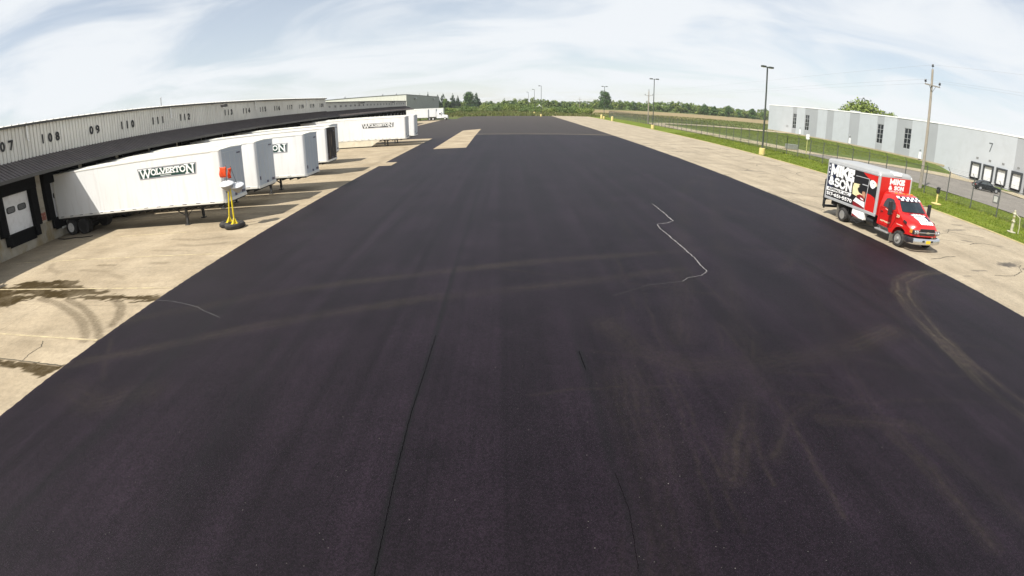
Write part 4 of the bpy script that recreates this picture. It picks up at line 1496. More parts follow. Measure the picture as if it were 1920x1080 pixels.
def trailer(name, label, xf, y0, L, zb=1.17, zt=4.10, nose=None, skirt=False, logo_at=None, wheels='full', rivets=False, group='white semi-trailers backed up to the dock'):
    y1 = y0 + 2.6
    xr = xf - L
    root = thing(name, label, 'semi-trailer', ((xf + xr) / 2, y0 + 1.3, 0), group)
    cr = 0.16
    b = MB()
    b.box(xr, xf - 0.62, y0 + .012, y0 + 0.05, zb + .14, zt - .09)
    for k in range(int((L - 1) / 1.22)):
        x = xf - 0.62 - 1.22 * (k + 1)
        b.box(x - .003, x + .003, y0 + .0105, y0 + 0.02, zb + .14, zt - .09)
    obj('side_panel', b, M_tw, root)
    b = MB()
    b.box(xr, xf - 0.62, y1 - 0.05, y1 - .012, zb + .14, zt - .09)
    obj('side_panel', b, M_tw, root)
    # nose section with rounded corners
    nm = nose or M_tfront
    P = [(xf - 0.61, y0)] + [(xf - cr + cr * math.sin(R(a)), y0 + cr - cr * math.cos(R(a))) for a in (0, 22, 45, 68, 90)]
    Q = [(xf - cr + cr * math.cos(R(a)), y1 - cr + cr * math.sin(R(a))) for a in (0, 22, 45, 68, 90)] + [(xf - 0.61, y1)]
    for pts in (P, Q):
        b = MB()
        b.prism([(x, y, zb + .02) for x, y in pts] + [], (0, 0, zt - zb - 0.05), 0)
        obj('corner_post', b, M_tw, root, smooth=True)
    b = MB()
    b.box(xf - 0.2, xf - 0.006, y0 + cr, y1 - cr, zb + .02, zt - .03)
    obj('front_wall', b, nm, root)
    b = MB()
    for z in (zb + 0.16, zt - 0.22):
        b.box(xf - 0.006, xf + 0.004, y0 + cr + .02, y1 - cr - .02, z, z + 0.012)
    for k in range(4):
        b.box(xf - 0.006, xf + 0.002, y0 + 0.5 + k * 0.53, y0 + 0.512 + k * 0.53, zb + .3, zt - .3)
    obj('front_seam', b, M_trail if not nose else M_rust, root)
    b = MB()
    b.bbox(xf - .02, xf + 0.05, y1 - 0.62, y1 - 0.30, zb + 0.24, zb + 0.38, 0.01)
    obj('hose_coupling', b, M_tape, root)
    b = MB()
    b.bbox(xf - .02, xf + 0.03, y0 + 0.25, y0 + 0.36, zb + 0.5, zb + 0.72, 0.01)
    obj('marker_light', b, M_tape, root)
    b = MB()
    b.bbox(xf - .02, xf + 0.05, y0 + 1.2, y0 + 1.35, zb + 0.20, zb + 0.34, 0.01)
    obj('hose_coupling', b, M_tape, root)
    b = MB()
    b.bbox(xf - .02, xf + 0.03, y1 - 0.75, y1 - 0.4, zt - 0.42, zt - 0.34, 0.01)
    obj('number_plate', b, M_tape, root)
    b = MB()
    for y in (y0 - .006, y1 - .074):
        b.bbox(xr, xf - .02, y, y + .08, zt - .10, zt + .0, 0.012)
    obj('top_rail', b, M_trail, root)
    b = MB()
    for y in (y0 - .006, y1 - .074):
        b.bbox(xr, xf - .14, y, y + .08, zb, zb + .15, 0.012)
    b.bbox(xf - .16, xf + .012, y0 + .06, y1 - .06, zb - .02, zb + .15, 0.012)
    rail = obj('bottom_rail', b, M_trail, root)
    x = xr + 0.3
    while x < xf - 0.7:
        b = MB()
        b.box(x, x + 0.30, y0 - 0.0105, y0 - 0.007, zb + 0.085, zb + 0.125)
        obj('reflector', b, M_tape, rail)
        x += 0.98
    if rivets:
        x = xr + 0.2
        while x < xf - 0.3:
            b = MB()
            b.box(x, x + 0.12, y0 - 0.012, y0 + .02, zb + 0.15, zb + 0.28)
            obj('rub_bracket', b, M_trail, rail)
            x += 0.52
    b = MB()
    b.loft([[(xr, y0 + .07, zt - .012), (xr, y0 + 1.3, zt + .03), (xr, y1 - .07, zt - .012), (xr, y1 - .07, zt - .06), (xr, y0 + .07, zt - .06)],
            [(xf - .03, y0 + .07, zt - .012), (xf - .03, y0 + 1.3, zt + .03), (xf - .03, y1 - .07, zt - .012), (xf - .03, y1 - .07, zt - .06), (xf - .03, y0 + .07, zt - .06)]])
    for k in range(int(L / 0.6)):
        x = xf - 0.3 - 0.6 * k
        b.loft([[(x, y0 + .1, zt - .008), (x, y0 + 1.3, zt + .034), (x, y1 - .1, zt - .008)], [(x - .05, y0 + .1, zt - .002), (x - .05, y0 + 1.3, zt + .046), (x - .05, y1 - .1, zt - .002)],
                [(x - .1, y0 + .1, zt - .008), (x - .1, y0 + 1.3, zt + .034), (x - .1, y1 - .1, zt - .008)]], closed=False)
    obj('roof', b, M_troof, root)
    b = MB()
    b.box(xr, xf - 0.1, y0 + 0.06, y1 - 0.06, zb - .10, zb + .02)
    for k in range(int(L / 0.6)):
        x = xr + 0.3 + 0.6 * k
        b.box(x, x + .08, y0 + .1, y1 - .1, zb - .2, zb - .1)
    b.box(xr + .4, xr + 4.2, y0 + .75, y0 + .87, zb - .38, zb - .2)
    b.box(xr + .4, xr + 4.2, y1 - .87, y1 - .75, zb - .38, zb - .2)
    obj('underframe', b, M_under, root)
    b = MB()
    b.box(xr - .02, xr + .12, y0, y0 + .12, zb, zt)
    b.box(xr - .02, xr + .12, y1 - .12, y1, zb, zt)
    b.box(xr - .02, xr + .12, y0, y1, zt - .15, zt + .004)
    obj('rear_frame', b, M_trail, root)
    b = MB()
    b.box(xr + .05, xr + .13, y0 + .1, y1 - .1, 0.5, 0.62)
    for y in (y0 + .6, y1 - .7):
        b.box(xr + .05, xr + .15, y, y + .1, 0.55, zb)
    obj('rear_guard', b, M_trail, root)
    gx_ = xf - 3.1
    for y in (y0 + 0.42, y1 - 0.42):
        b = MB()
        b.box(gx_ - .07, gx_ + .07, y - .06, y + .06, 0.12, zb - .1)
        b.box(gx_ - .045, gx_ + .045, y - .045, y + .045, 0.05, 0.12)
        b.box(gx_ - .14, gx_ + .14, y - .13, y + .13, 0.005, 0.05)
        b.cyl((gx_ - .04, y, 0.55), (gx_ - 0.9, y, zb - .15), 0.03, n=6)
        obj('landing_leg', b, M_steel, root)
    b = MB()
    b.cyl((gx_, y0 + .42, 0.85), (gx_, y1 - .42, 0.85), 0.035, n=8)
    b.cyl((gx_, y0 + .42, 0.45), (gx_, y0 + 1.3, 0.85), 0.022, n=6)
    b.cyl((gx_, y1 - .42, 0.45), (gx_, y0 + 1.3, 0.85), 0.022, n=6)
    obj('cross_brace', b, M_steel, root)
    for xa in ((xr + 1.05, xr + 2.3) if wheels == 'full' else ()):
        b = MB()
        b.cyl((xa, y0 + .3, .5), (xa, y1 - .3, .5), 0.07, n=8)
        obj('axle', b, M_under, root)
        wheel(root, (xa, y0 + .16, .51), .51, .26, -1, M_rimw if xa < xr + 2 else M_under, True)
        wheel(root, (xa, y1 - .16, .51), .51, .26, 1, M_rimw, True)
    if skirt:
        b = MB()
        b.prism([(xr + 3.2, y0 + .02, zb - .01), (xf - 3.6, y0 + .02, zb - .01), (xf - 4.9, y0 + .02, 0.16), (xr + 3.2, y0 + .02, 0.16)], (0, 0.02, 0))
        for k in range(9):
            x = xr + 3.9 + k * 0.6
            b.box(x, x + .02, y0 + .012, y0 + .02, 0.2, zb - .02)
        obj('side_skirt', b, M_skirt, root)
    if logo_at:
        logo(root, *logo_at, y0 + .006)
    return root


trailer('semi_trailer', 'white trailer with full green WOLVERTON plate and yellow flagged stands at its nose', -15.25, 24.35, 14.05, logo_at=(-21.3, -16.87, 2.93, 3.58))
trailer('semi_trailer', 'plain white trailer between the flagged stand trailer and the one showing an N', -15.3, 28.65, 14.0)
trailer('semi_trailer', 'white trailer showing only the end letters of its green plate', -13.8, 33.0, 15.5, zb=1.15, logo_at=(-19.55, -15.03, 2.92, 3.58))
trailer('semi_trailer', 'white trailer with rusty blackened nose among clean ones', -15.2, 41.3, 14.1, nose=M_rust)
trailer('semi_trailer', 'white trailer mostly hidden behind the rusty nosed one, only its roof in view', -17.9, 49.9, 11.4)
t6 = trailer('semi_trailer', 'white trailer with cream side skirt and black and white WOLVERTON plate', -13.75, 68.7, 15.5, zb=0.99, zt=4.03, skirt=True, rivets=True, logo_at=(-19.95, -15.35, 2.66, 3.33))
trailer('semi_trailer', 'white trailer just behind the skirted trailer, nose sticking out past it', -13.3, 73.2, 15.9, zb=1.05)
for ch in t6.children:
    if ch.name.startswith('logo_plate'):
        ch.data.materials[1] = mat('black_logo', (0.03, 0.032, 0.032), rough=0.5)
GF = 'white trailers parked far off by the tall warehouse'
trailer('semi_trailer', 'far white trailer with longest side in view, parked before the tall grey warehouse', -27.0, 175.6, 14.0, zb=1.0, zt=3.9, group=GF)
trailer('semi_trailer', 'far white trailer in the middle between two others by the tall grey warehouse', -25.2, 183.0, 14.0, zb=1.0, zt=3.9, group=GF)
trailer('semi_trailer', 'far white trailer standing directly behind the white tractor cab', -23.8, 193.0, 14.0, zb=1.1, zt=4.05, group=GF)

# white road tractor beyond the far trailers (faces +X)
tr = thing('road_tractor', 'white road tractor with long hood parked before the far trailers', 'truck', (-22.0, 177.5, 0))
TX0, TY = -24.2, 176.0
b = MB()
prof = [(0.15, 0.75), (0.0, 1.0), (0.0, 2.6), (0.25, 3.15), (1.1, 3.0), (1.5, 2.75), (2.05, 1.95), (2.2, 1.85), (3.5, 1.65), (3.85, 1.35), (3.9, 0.75)]
secs = []
for yy, k in ((0, .93), (0.12, 1.0), (1.25, 1.03), (2.28, 1.0), (2.4, .93)):
    secs.append([(TX0 + x, TY + yy, 0.75 + (z - .75) * k) for x, z in prof])
b.loft(secs)
obj('cab', b, M_tw, tr, smooth=True)
b = MB()
b.prism([(TX0 + 1.0, TY - .006, 1.95), (TX0 + 1.85, TY - .006, 1.95), (TX0 + 1.45, TY - .006, 2.55), (TX0 + 1.0, TY - .006, 2.6)], (0, 0.01, 0))
b.prism([(TX0 + 2.03, TY + .2, 2.02), (TX0 + 2.03, TY + 2.2, 2.02), (TX0 + 1.56, TY + 2.2, 2.72), (TX0 + 1.56, TY + .2, 2.72)], (0.012, 0, 0.012))
obj('window', b, M_glass, tr)
b = MB()
b.bbox(TX0 + 3.75, TX0 + 4.05, TY + .05, TY + 2.35, 0.4, 0.75, .04)
b.box(TX0 + 3.88, TX0 + 3.93, TY + .5, TY + 1.9, 0.8, 1.4)
obj('bumper', b, M_galv, tr)
b = MB()
b.box(TX0 - 3.2, TX0 + 3.6, TY + .7, TY + 1.7, 0.55, 0.85)
obj('chassis', b, M_under, tr)
for yy in (.2, 2.2):
    b = MB()
    b.cyl((TX0 - 0.15, TY + yy, 0.8), (TX0 - 0.15, TY + yy, 3.6), 0.07, n=8)
    obj('exhaust_stack', b, M_galv, tr)
for yy in (-.12, 2.52):
    b = MB()
    b.bbox(TX0 + 1.5, TX0 + 1.62, TY + yy - .12, TY + yy + .12, 1.9, 2.5, .02)
    obj('mirror', b, M_white, tr)
b = MB()
b.cyl((TX0 + 0.3, TY + .1, 0.75), (TX0 + 1.8, TY + .1, 0.75), 0.3, n=12)
obj('fuel_tank', b, M_galv, tr)
for xa in (TX0 + 2.95,):
    wheel(tr, (xa, TY + .1, .5), .5, .28, -1, M_rimw)
    wheel(tr, (xa, TY + 2.3, .5), .5, .28, 1, M_rimw)
for xa in (TX0 - 1.2, TX0 - 2.5):
    wheel(tr, (xa, TY + .1, .5), .5, .28, -1, M_rimw, True)
    wheel(tr, (xa, TY + 2.3, .5), .5, .28, 1, M_rimw, True)

# ------------------------------------------------------------------ red box truck (faces -Y)
M_red = mat('glossy_red_paint', (0.52, 0.012, 0.010), rough=0.28, var=0.05, scale=1, coat=0.5)
M_redp = mat('red_print', (0.55, 0.015, 0.010), rough=0.4, var=0.04)
M_blackp = mat('black_print', (0.012, 0.012, 0.014), rough=0.4)
M_navy = mat('navy_print', (0.010, 0.016, 0.045), rough=0.4)
M_whitep = mat('white_print', (0.84, 0.84, 0.83), rough=0.45, var=0.02)
M_cream = mat('cream_print', (0.74, 0.66, 0.38), rough=0.45, var=0.15, scale=6)
M_dkredp = mat('dark_red_print', (0.22, 0.012, 0.016), rough=0.4, var=0.2, scale=5)
M_skin = mat('tan_print', (0.45, 0.24, 0.15), rough=0.5, var=0.2, scale=9)
M_alu = mat('box_aluminium', (0.50, 0.51, 0.52), rough=0.4, metal=0.35, var=0.05)
M_boxroof = mat('box_roof_grey', (0.31, 0.32, 0.33), rough=0.5, var=0.05, dirt=(0.34, 0.33, 0.31), dirt_amt=0.5, dirt_scale=2)
M_chrome = mat('chrome', (0.72, 0.72, 0.73), rough=0.14, metal=1.0, var=0.03)
M_yel = mat('yellow_plate', (0.70, 0.50, 0.02), rough=0.5, var=0.2, scale=14)
M_black_pl = mat('black_plastic', (0.016, 0.016, 0.017), rough=0.5)
M_lamp = mat('headlamp_lens', (0.72, 0.73, 0.74), rough=0.12, spec=0.8)
M_wscr = mat('windscreen_glass', (0.016, 0.024, 0.030), rough=0.05, var=0.3, scale=2.0, spec=0.4)
M_step = mat('grey_step_plate', (0.30, 0.30, 0.30), rough=0.5, metal=0.4)

TL, TR_ = 19.45, 21.95
trk = thing('box_truck', 'red box truck with MIKE & SON lettering and flag art parked beside the fresh asphalt', 'truck', (20.7, 22.6, 0))
BZ0, BZ1, BF, BR = 1.07, 3.46, 21.80, 26.76
# cargo box
b = MB()
b.box(TL + .02, TR_ - .02, BF + .06, BR - .06, BZ0 + .02, BZ1 - .16)
obj('cargo_box', b, M_whitep, trk)
b = MB()
secs = []
for y, dz, ins in ((BF + .0, -.20, .0), (BF + .03, -.10, .0), (BF + .12, -.03, 0), (BF + .25, 0, 0), (BR, 0, 0)):
    zt = BZ1 + dz
    secs.append([(TL + .0, y, BZ1 - .26), (TL + .0, y, zt - .10 if dz > -.15 else BZ1 - .255), (TL + .05, y, zt - .03 if dz > -.15 else BZ1 - .25), (TL + .16, y, zt), (TR_ - .16, y, zt), (TR_ - .05, y, zt - .03 if dz > -.15 else BZ1 - .25),
                 (TR_, y, zt - .10 if dz > -.15 else BZ1 - .255), (TR_, y, BZ1 - .26)])
b.loft(secs)
obj('roof', b, M_boxroof, trk, smooth=True)
for x in (TL - .012, TR_ - .118):
    b = MB()
    b.bbox(x, x + .13, BF - .03, BF + .13, BZ0 + .02, BZ1 - .16, .035)
    obj('corner_post', b, M_alu, trk)
    b = MB()
    b.bbox(x, x + .13, BR - .1, BR + .02, BZ0 + .02, BZ1 - .1, .02)
    obj('corner_post', b, M_alu, trk)
for x in (TL - .014, TR_ - .056):
    b = MB()
    b.bbox(x, x + .07, BF - .03, BR, BZ0 - .05, BZ0 + .11, .012)
    obj('box_rail', b, M_alu, trk)
    b = MB()
    b.bbox(x, x + .07, BF + .10, BR, BZ1 - .28, BZ1 - .17, .012)
    obj('box_rail', b, M_alu, trk)


def flat(mb, pts, lift, mi):
    # polygon on the near side, points given as (y, z)
    x = TL - 0.001 - lift
    mb.prism([(x, y, z) for y, z in pts], (0.0012, 0, 0), mi)


AM = [M_blackp, M_navy, M_redp, M_whitep, M_cream, M_dkredp, M_skin]
b = MB()
zt_, zb_ = BZ1 - .29, BZ0 + .115
flat(b, [(BR - .1, zt_), (BF + .13, zt_), (BF + .13, zb_), (BR - .1, zb_)], 0.0005, 0)
flat(b, [(BR - .1, zt_), (25.5, zt_), (25.9, 2.5), (26.1, 1.75), (BR - .1, 1.75)], 0.0025, 1)
flat(b, [(23.25, zt_), (BF + .135, zt_), (BF + .135, 2.66), (22.03, 2.79), (22.38, 2.85), (22.75, 2.93), (23.06, 3.06)], 0.0025, 2)
flat(b, [(22.70, 2.10), (22.38, 2.08), (22.05, 2.0), (BF + .135, 1.86), (BF + .135, zb_), (22.75, zb_)], 0.0025, 2)
flat(b, [(22.58, 2.80), (22.48, 2.87), (22.3, 2.89), (22.1, 2.82), (21.96, 2.72), (21.95, 2.62), (22.06, 2.60), (22.12, 2.52), (22.31, 2.42), (22.48, 2.49), (22.60, 2.64)], 0.004, 3)
flat(b, [(22.10, 2.80), (21.96, 2.71), (21.95, 2.60), (22.05, 2.62), (22.10, 2.70)], 0.0055, 4)
flat(b, [(22.30, 2.74), (22.24, 2.77), (22.2, 2.72), (22.26, 2.70)], 0.0055, 0)
flat(b, [(23.98, 2.44), (23.42, 2.46), (23.46, 2.3), (23.6, 2.22), (23.49, 2.05), (23.3, 1.97), (23.11, 1.95), (23.09, 1.87), (23.57, 1.74), (24.02, 1.81), (24.06, 2.2)], 0.004, 4)
flat(b, [(23.5, 2.42), (23.35, 2.44), (23.2, 2.32), (23.12, 2.1), (23.2, 1.96), (23.45, 2.0), (23.58, 2.14), (23.46, 2.26)], 0.0055, 0)
flat(b, [(23.12, 2.12), (22.9, 2.14), (22.8, 1.98), (22.86, 1.78), (23.05, 1.72), (23.16, 1.86)], 0.0055, 6)
flat(b, [(23.62, 1.80), (23.3, 1.92), (23.02, 1.86), (22.86, 1.72), (22.90, 1.58), (23.2, 1.62), (23.5, 1.70)], 0.007, 5)
flat(b, [(23.25, 1.76), (22.98, 1.72), (22.92, 1.64), (23.2, 1.68)], 0.0085, 3)
flat(b, [(23.65, 1.68), (23.25, 1.60), (22.82, 1.58), (22.80, 1.27), (23.3, 1.36), (23.87, 1.44)], 0.0085, 3)
flat(b, [(23.87, 1.42), (23.3, 1.34), (22.80, 1.25), (22.80, zb_), (23.84, zb_)], 0.010, 5)
flat(b, [(26.64, 1.76), (24.1, 1.80), (24.2, 1.60), (26.64, 1.54)], 0.004, 3)
for (y, z, r_) in ((26.58, 3.03, .09), (26.5, 2.84, .075), (26.56, 2.63, .09), (26.36, 2.48, .08), (26.55, 2.42, .05)):
    st = []
    for k in range(10):
        rr = r_ * (1 if k % 2 == 0 else 0.45)
        st.append((y + rr * math.sin(k * math.pi / 5 + .3), z + rr * math.cos(k * math.pi / 5 + .3)))
    flat(b, st, 0.004, 3)
obj('side_graphic', b, AM, trk)
b = MB()
q, wd = text_quads('MIKE', 0.68, 0.30, gap=0.02, serif=0.14, sizes=[1.02, 0.98, 1.04, 1.05], drops=[0, .02, -.02, -.05])
s_ = 2.30 / wd
put_text(b, [([(p[0] * s_, p[1]) for p in pts], L) for pts, L in q], (TL, 26.38, 2.49), (0, -1, 0), (0, 0, 1), (-1, 0, 0), 0.008)
obj('lettering', b, M_whitep, trk)
b = MB()
q, wd = text_quads('&SON', 0.56, 0.235, gap=0.05, serif=0.12, sizes=[0.96, 1.0, 1.04, 1.06], drops=[0.03, 0, -.02, -.03])
s_ = 2.42 / wd
put_text(b, [([(p[0] * s_, p[1]) for p in pts], L) for pts, L in q], (TL, 26.50, 1.87), (0, -1, 0), (0, 0, 1), (-1, 0, 0), 0.011)
obj('lettering', b, M_whitep, trk)
b = MB()
q, wd = text_quads('517-651-5570', 0.21, 0.24, gap=0.1)
s_ = 2.62 / wd
put_text(b, [([(p[0] * s_, p[1]) for p in pts], L) for pts, L in q], (TL, 26.58, 1.27), (0, -1, 0), (0, 0, 1), (-1, 0, 0), 0.012)
obj('lettering', b, M_whitep, trk)
b = MB()
q, wd = text_quads('ASPHALT, INC.', 0.15, 0.24, gap=0.08, slant=0.2)
s_ = 2.2 / wd
put_text(b, [([(p[0] * s_, p[1]) for p in pts], L) for pts, L in q], (TL, 26.5, 1.60), (0, -1, 0), (0, 0, 1), (-1, 0, 0), 0.009)
obj('lettering', b, M_blackp, trk)  # part lettering
b = MB()   # side door frame and latch on the box
for (y0, z0, y1, z1) in ((23.86, 2.87, 22.66, 2.89), (22.64, 2.88, 22.72, 2.0), (22.72, 2.0, 22.76, 1.14)):
    b.cyl((TL - .015, y0, z0), (TL - .015, y1, z1), 0.022, n=6)
b.cyl((TL - .02, 23.17, 2.5), (TL - .02, 22.7, 2.5), 0.03, n=6)
obj('side_door_frame', b, M_alu, trk)
# front of the box
b = MB()
b.box(TL + .12, TR_ - .12, BF - .012, BF + .05, BZ0 + .05, BZ1 - .26)
obj('front_panel', b, M_redp, trk)
b = MB()
q, wd = text_quads('MIKE', 0.32, 0.29, gap=0.04, serif=0.12)
s_ = 1.14 / wd
put_text(b, [([(p[0] * s_, p[1]) for p in pts], L) for pts, L in q], (20.22, BF - .012, 2.83), (1, 0, 0), (0, 0, 1), (0, -1, 0), 0.004)
q, wd = text_quads('& SON', 0.24, 0.29, gap=0.06, serif=0.1)
s_ = 1.2 / wd
put_text(b, [([(p[0] * s_, p[1]) for p in pts], L) for pts, L in q], (20.18, BF - .012, 2.54), (1, 0, 0), (0, 0, 1), (0, -1, 0), 0.004)
q, wd = text_quads('ASPHALT, INC.', 0.075, 0.24, gap=0.08)
s_ = 1.1 / wd
put_text(b, [([(p[0] * s_, p[1]) for p in pts], L) for pts, L in q], (20.22, BF - .012, 2.44), (1, 0, 0), (0, 0, 1), (0, -1, 0), 0.004)
obj('front_lettering', b, M_whitep, trk)
b = MB()
b.bbox(20.50, 21.08, BF - .03, BF + .42, BZ1 - .17, BZ1 + .02, .02)
obj('roof_marker_panel', b, M_white, trk)
# chassis, liftgate, mud flaps, toolbox with flag print
b = MB()
b.box(20.15, 20.3, 19.0, 26.9, 0.62, 0.86)
b.box(21.1, 21.25, 19.0, 26.9, 0.62, 0.86)
for y in (21.9, 22.8, 23.7, 24.9, 26.0, 26.6):
    b.box(TL + .1, TR_ - .1, y, y + .1, 0.92, 1.06)
b.cyl((20.7, 20.4, 0.6), (20.7, 24.8, 0.5), 0.06, n=8)
b.box(20.2, 21.2, 19.3, 21.2, 0.5, 0.95)
b.cyl((19.75, 24.8, .41), (21.65, 24.8, .41), 0.09, n=8)
obj('chassis', b, M_under, trk)
b = MB()
for x in (TL + .06, TR_ - .14):
    b.box(x, x + .08, BR + .03, BR + .13, 0.35, 2.2)
b.bbox(TL + .03, TR_ - .03, BR + .14, BR + .22, 0.95, 2.15, .02)
b.box(TL + .1, TR_ - .1, BR + .02, BR + .24, 0.42, 0.55)
b.prism([(TL + .05, BR + .2, .45), (TL + .05, BR - .15, 1.0), (TL + .05, BR + .2, 1.0)], (.05, 0, 0))
obj('lift_gate', b, M_black_pl, trk)
b = MB()
b.bbox(TL - .005, TL + .5, 22.72, 23.84, 0.58, 1.0, .03)
tbx = obj('toolbox', b, M_whitep, trk)
b = MB()
for (pts, mi) in (([(23.8, .985), (23.3, .985), (22.9, .9), (22.75, .82), (22.75, .62), (23.2, .74), (23.8, .88)], 0),
                  ([(23.8, .74), (23.4, .66), (23.1, .60), (23.8, .60)], 1)):
    x = TL - .0065
    b.prism([(x, y, z) for y, z in pts], (.001, 0, 0), mi)
obj('flag_stripe', b, [mat('pale_print', (0.7, 0.68, 0.70), rough=.5, var=.1, scale=8), M_dkredp], tbx)
b = MB()
b.tube([(TL + .0, 23.9, .55), (TL - .02, 23.8, .36), (TL - .02, 23.1, .33), (TL, 22.8, .5)], 0.022)
b.tube([(TL + .03, 23.85, .47), (TL + .03, 22.95, .44)], 0.018)
obj('step_rail', b, M_black_pl, trk)
for x in (TL + .06, TR_ - .6):
    b = MB()
    b.box(x, x + .54, 25.38, 25.40, 0.12, 0.92)
    obj('mud_flap', b, mat('grey_mud_flap', (0.16, 0.15, 0.13), rough=.8), trk)
b = MB()
b.cyl((TL + .35, 21.95, .68), (TL + .35, 22.6, .68), 0.25, n=14)
obj('fuel_tank', b, M_black_pl, trk)
for y, dual in ((19.76, False), (24.80, True)):
    wheel(trk, (TL + (.20 if not dual else .16), y, .41), .41, .24, ('x', -1), M_rimd, dual)
    wheel(trk, (TR_ - (.20 if not dual else .16), y, .41), .41, .24, ('x', 1), M_rimd, dual)

# cab and hood as one shaped body
CX, CW = 20.70, 1.12


def hw(y):           # half width along the length
    t = min(1, max(0, (20.25 - y) / 1.45))
    return CW - 0.10 * t * t


prof = [(21.66, .72), (21.66, 1.70), (20.02, 1.70), (19.6, 1.63), (19.15, 1.50), (18.90, 1.36), (18.80, 1.22), (18.79, .80), (19.22, .78)]
for a in range(160, -6, -15):
    prof.append((19.76 - .56 * math.cos(R(180 - a)) * -1 if False else 19.76 + .56 * math.cos(R(a)), .45 + .56 * math.sin(R(a))))
prof = [p for p in prof[:9]] + [(19.76 + .56 * math.cos(R(a)), .45 + .56 * math.sin(R(a))) for a in range(150, 14, -15)] + [(20.36, .52), (20.55, .52), (20.70, .70)]
secs = []
for u in (-1, -.985, -.93, -.8, -.62, -.35, 0, .35, .62, .8, .93, .985, 1):
    sec = []
    for (y, z) in prof:
        h_ = hw(y)
        au = abs(u)
        zz = z
        if z > 1.15 and y < 20.0:                      # hood: narrow crowned centre, lower fender shoulders
            drop = 0.26 * max(0, (au - .60) / .40) ** 1.3 * min(1, (20.0 - y) / .4)
            zz = z - drop
        elif z > 1.15:
            zz = z - 0.05 * max(0, (au - .9) / .1)
        yy = y
        if y < 19.3 and au > .5:
            yy = y + 0.20 * ((au - .5) / .5) ** 2.2
        inset = 0.045 if au == 1 and False else 0.0
        sec.append((CX + u * h_, yy, zz))
    secs.append(sec)
b = MB()
b.loft(secs)
obj('cab', b, M_red, trk, smooth=True)
# greenhouse
b = MB()


def ring(z, yf, yb, h_, c=.1):
    return [(CX - h_, yb, z), (CX - h_, yf + c, z), (CX - h_ + c * 1.5, yf, z), (CX, yf - .05, z), (CX + h_ - c * 1.5, yf, z), (CX + h_, yf + c, z), (CX + h_, yb, z)]


b.loft([ring(1.66, 19.98, 21.63, 1.10), ring(1.72, 20.0, 21.63, 1.10), ring(2.24, 20.50, 21.60, .99), ring(2.40, 20.72, 21.58, .93, .12), ring(2.48, 20.95, 21.55, .82, .15), ring(2.50, 21.15, 21.50, .6, .15)])
obj('cab_roof', b, M_red, trk, smooth=True)


def gx2(z):   # half width of greenhouse at z
    return 1.10 + (0.99 - 1.10) * (z - 1.72) / (2.24 - 1.72)


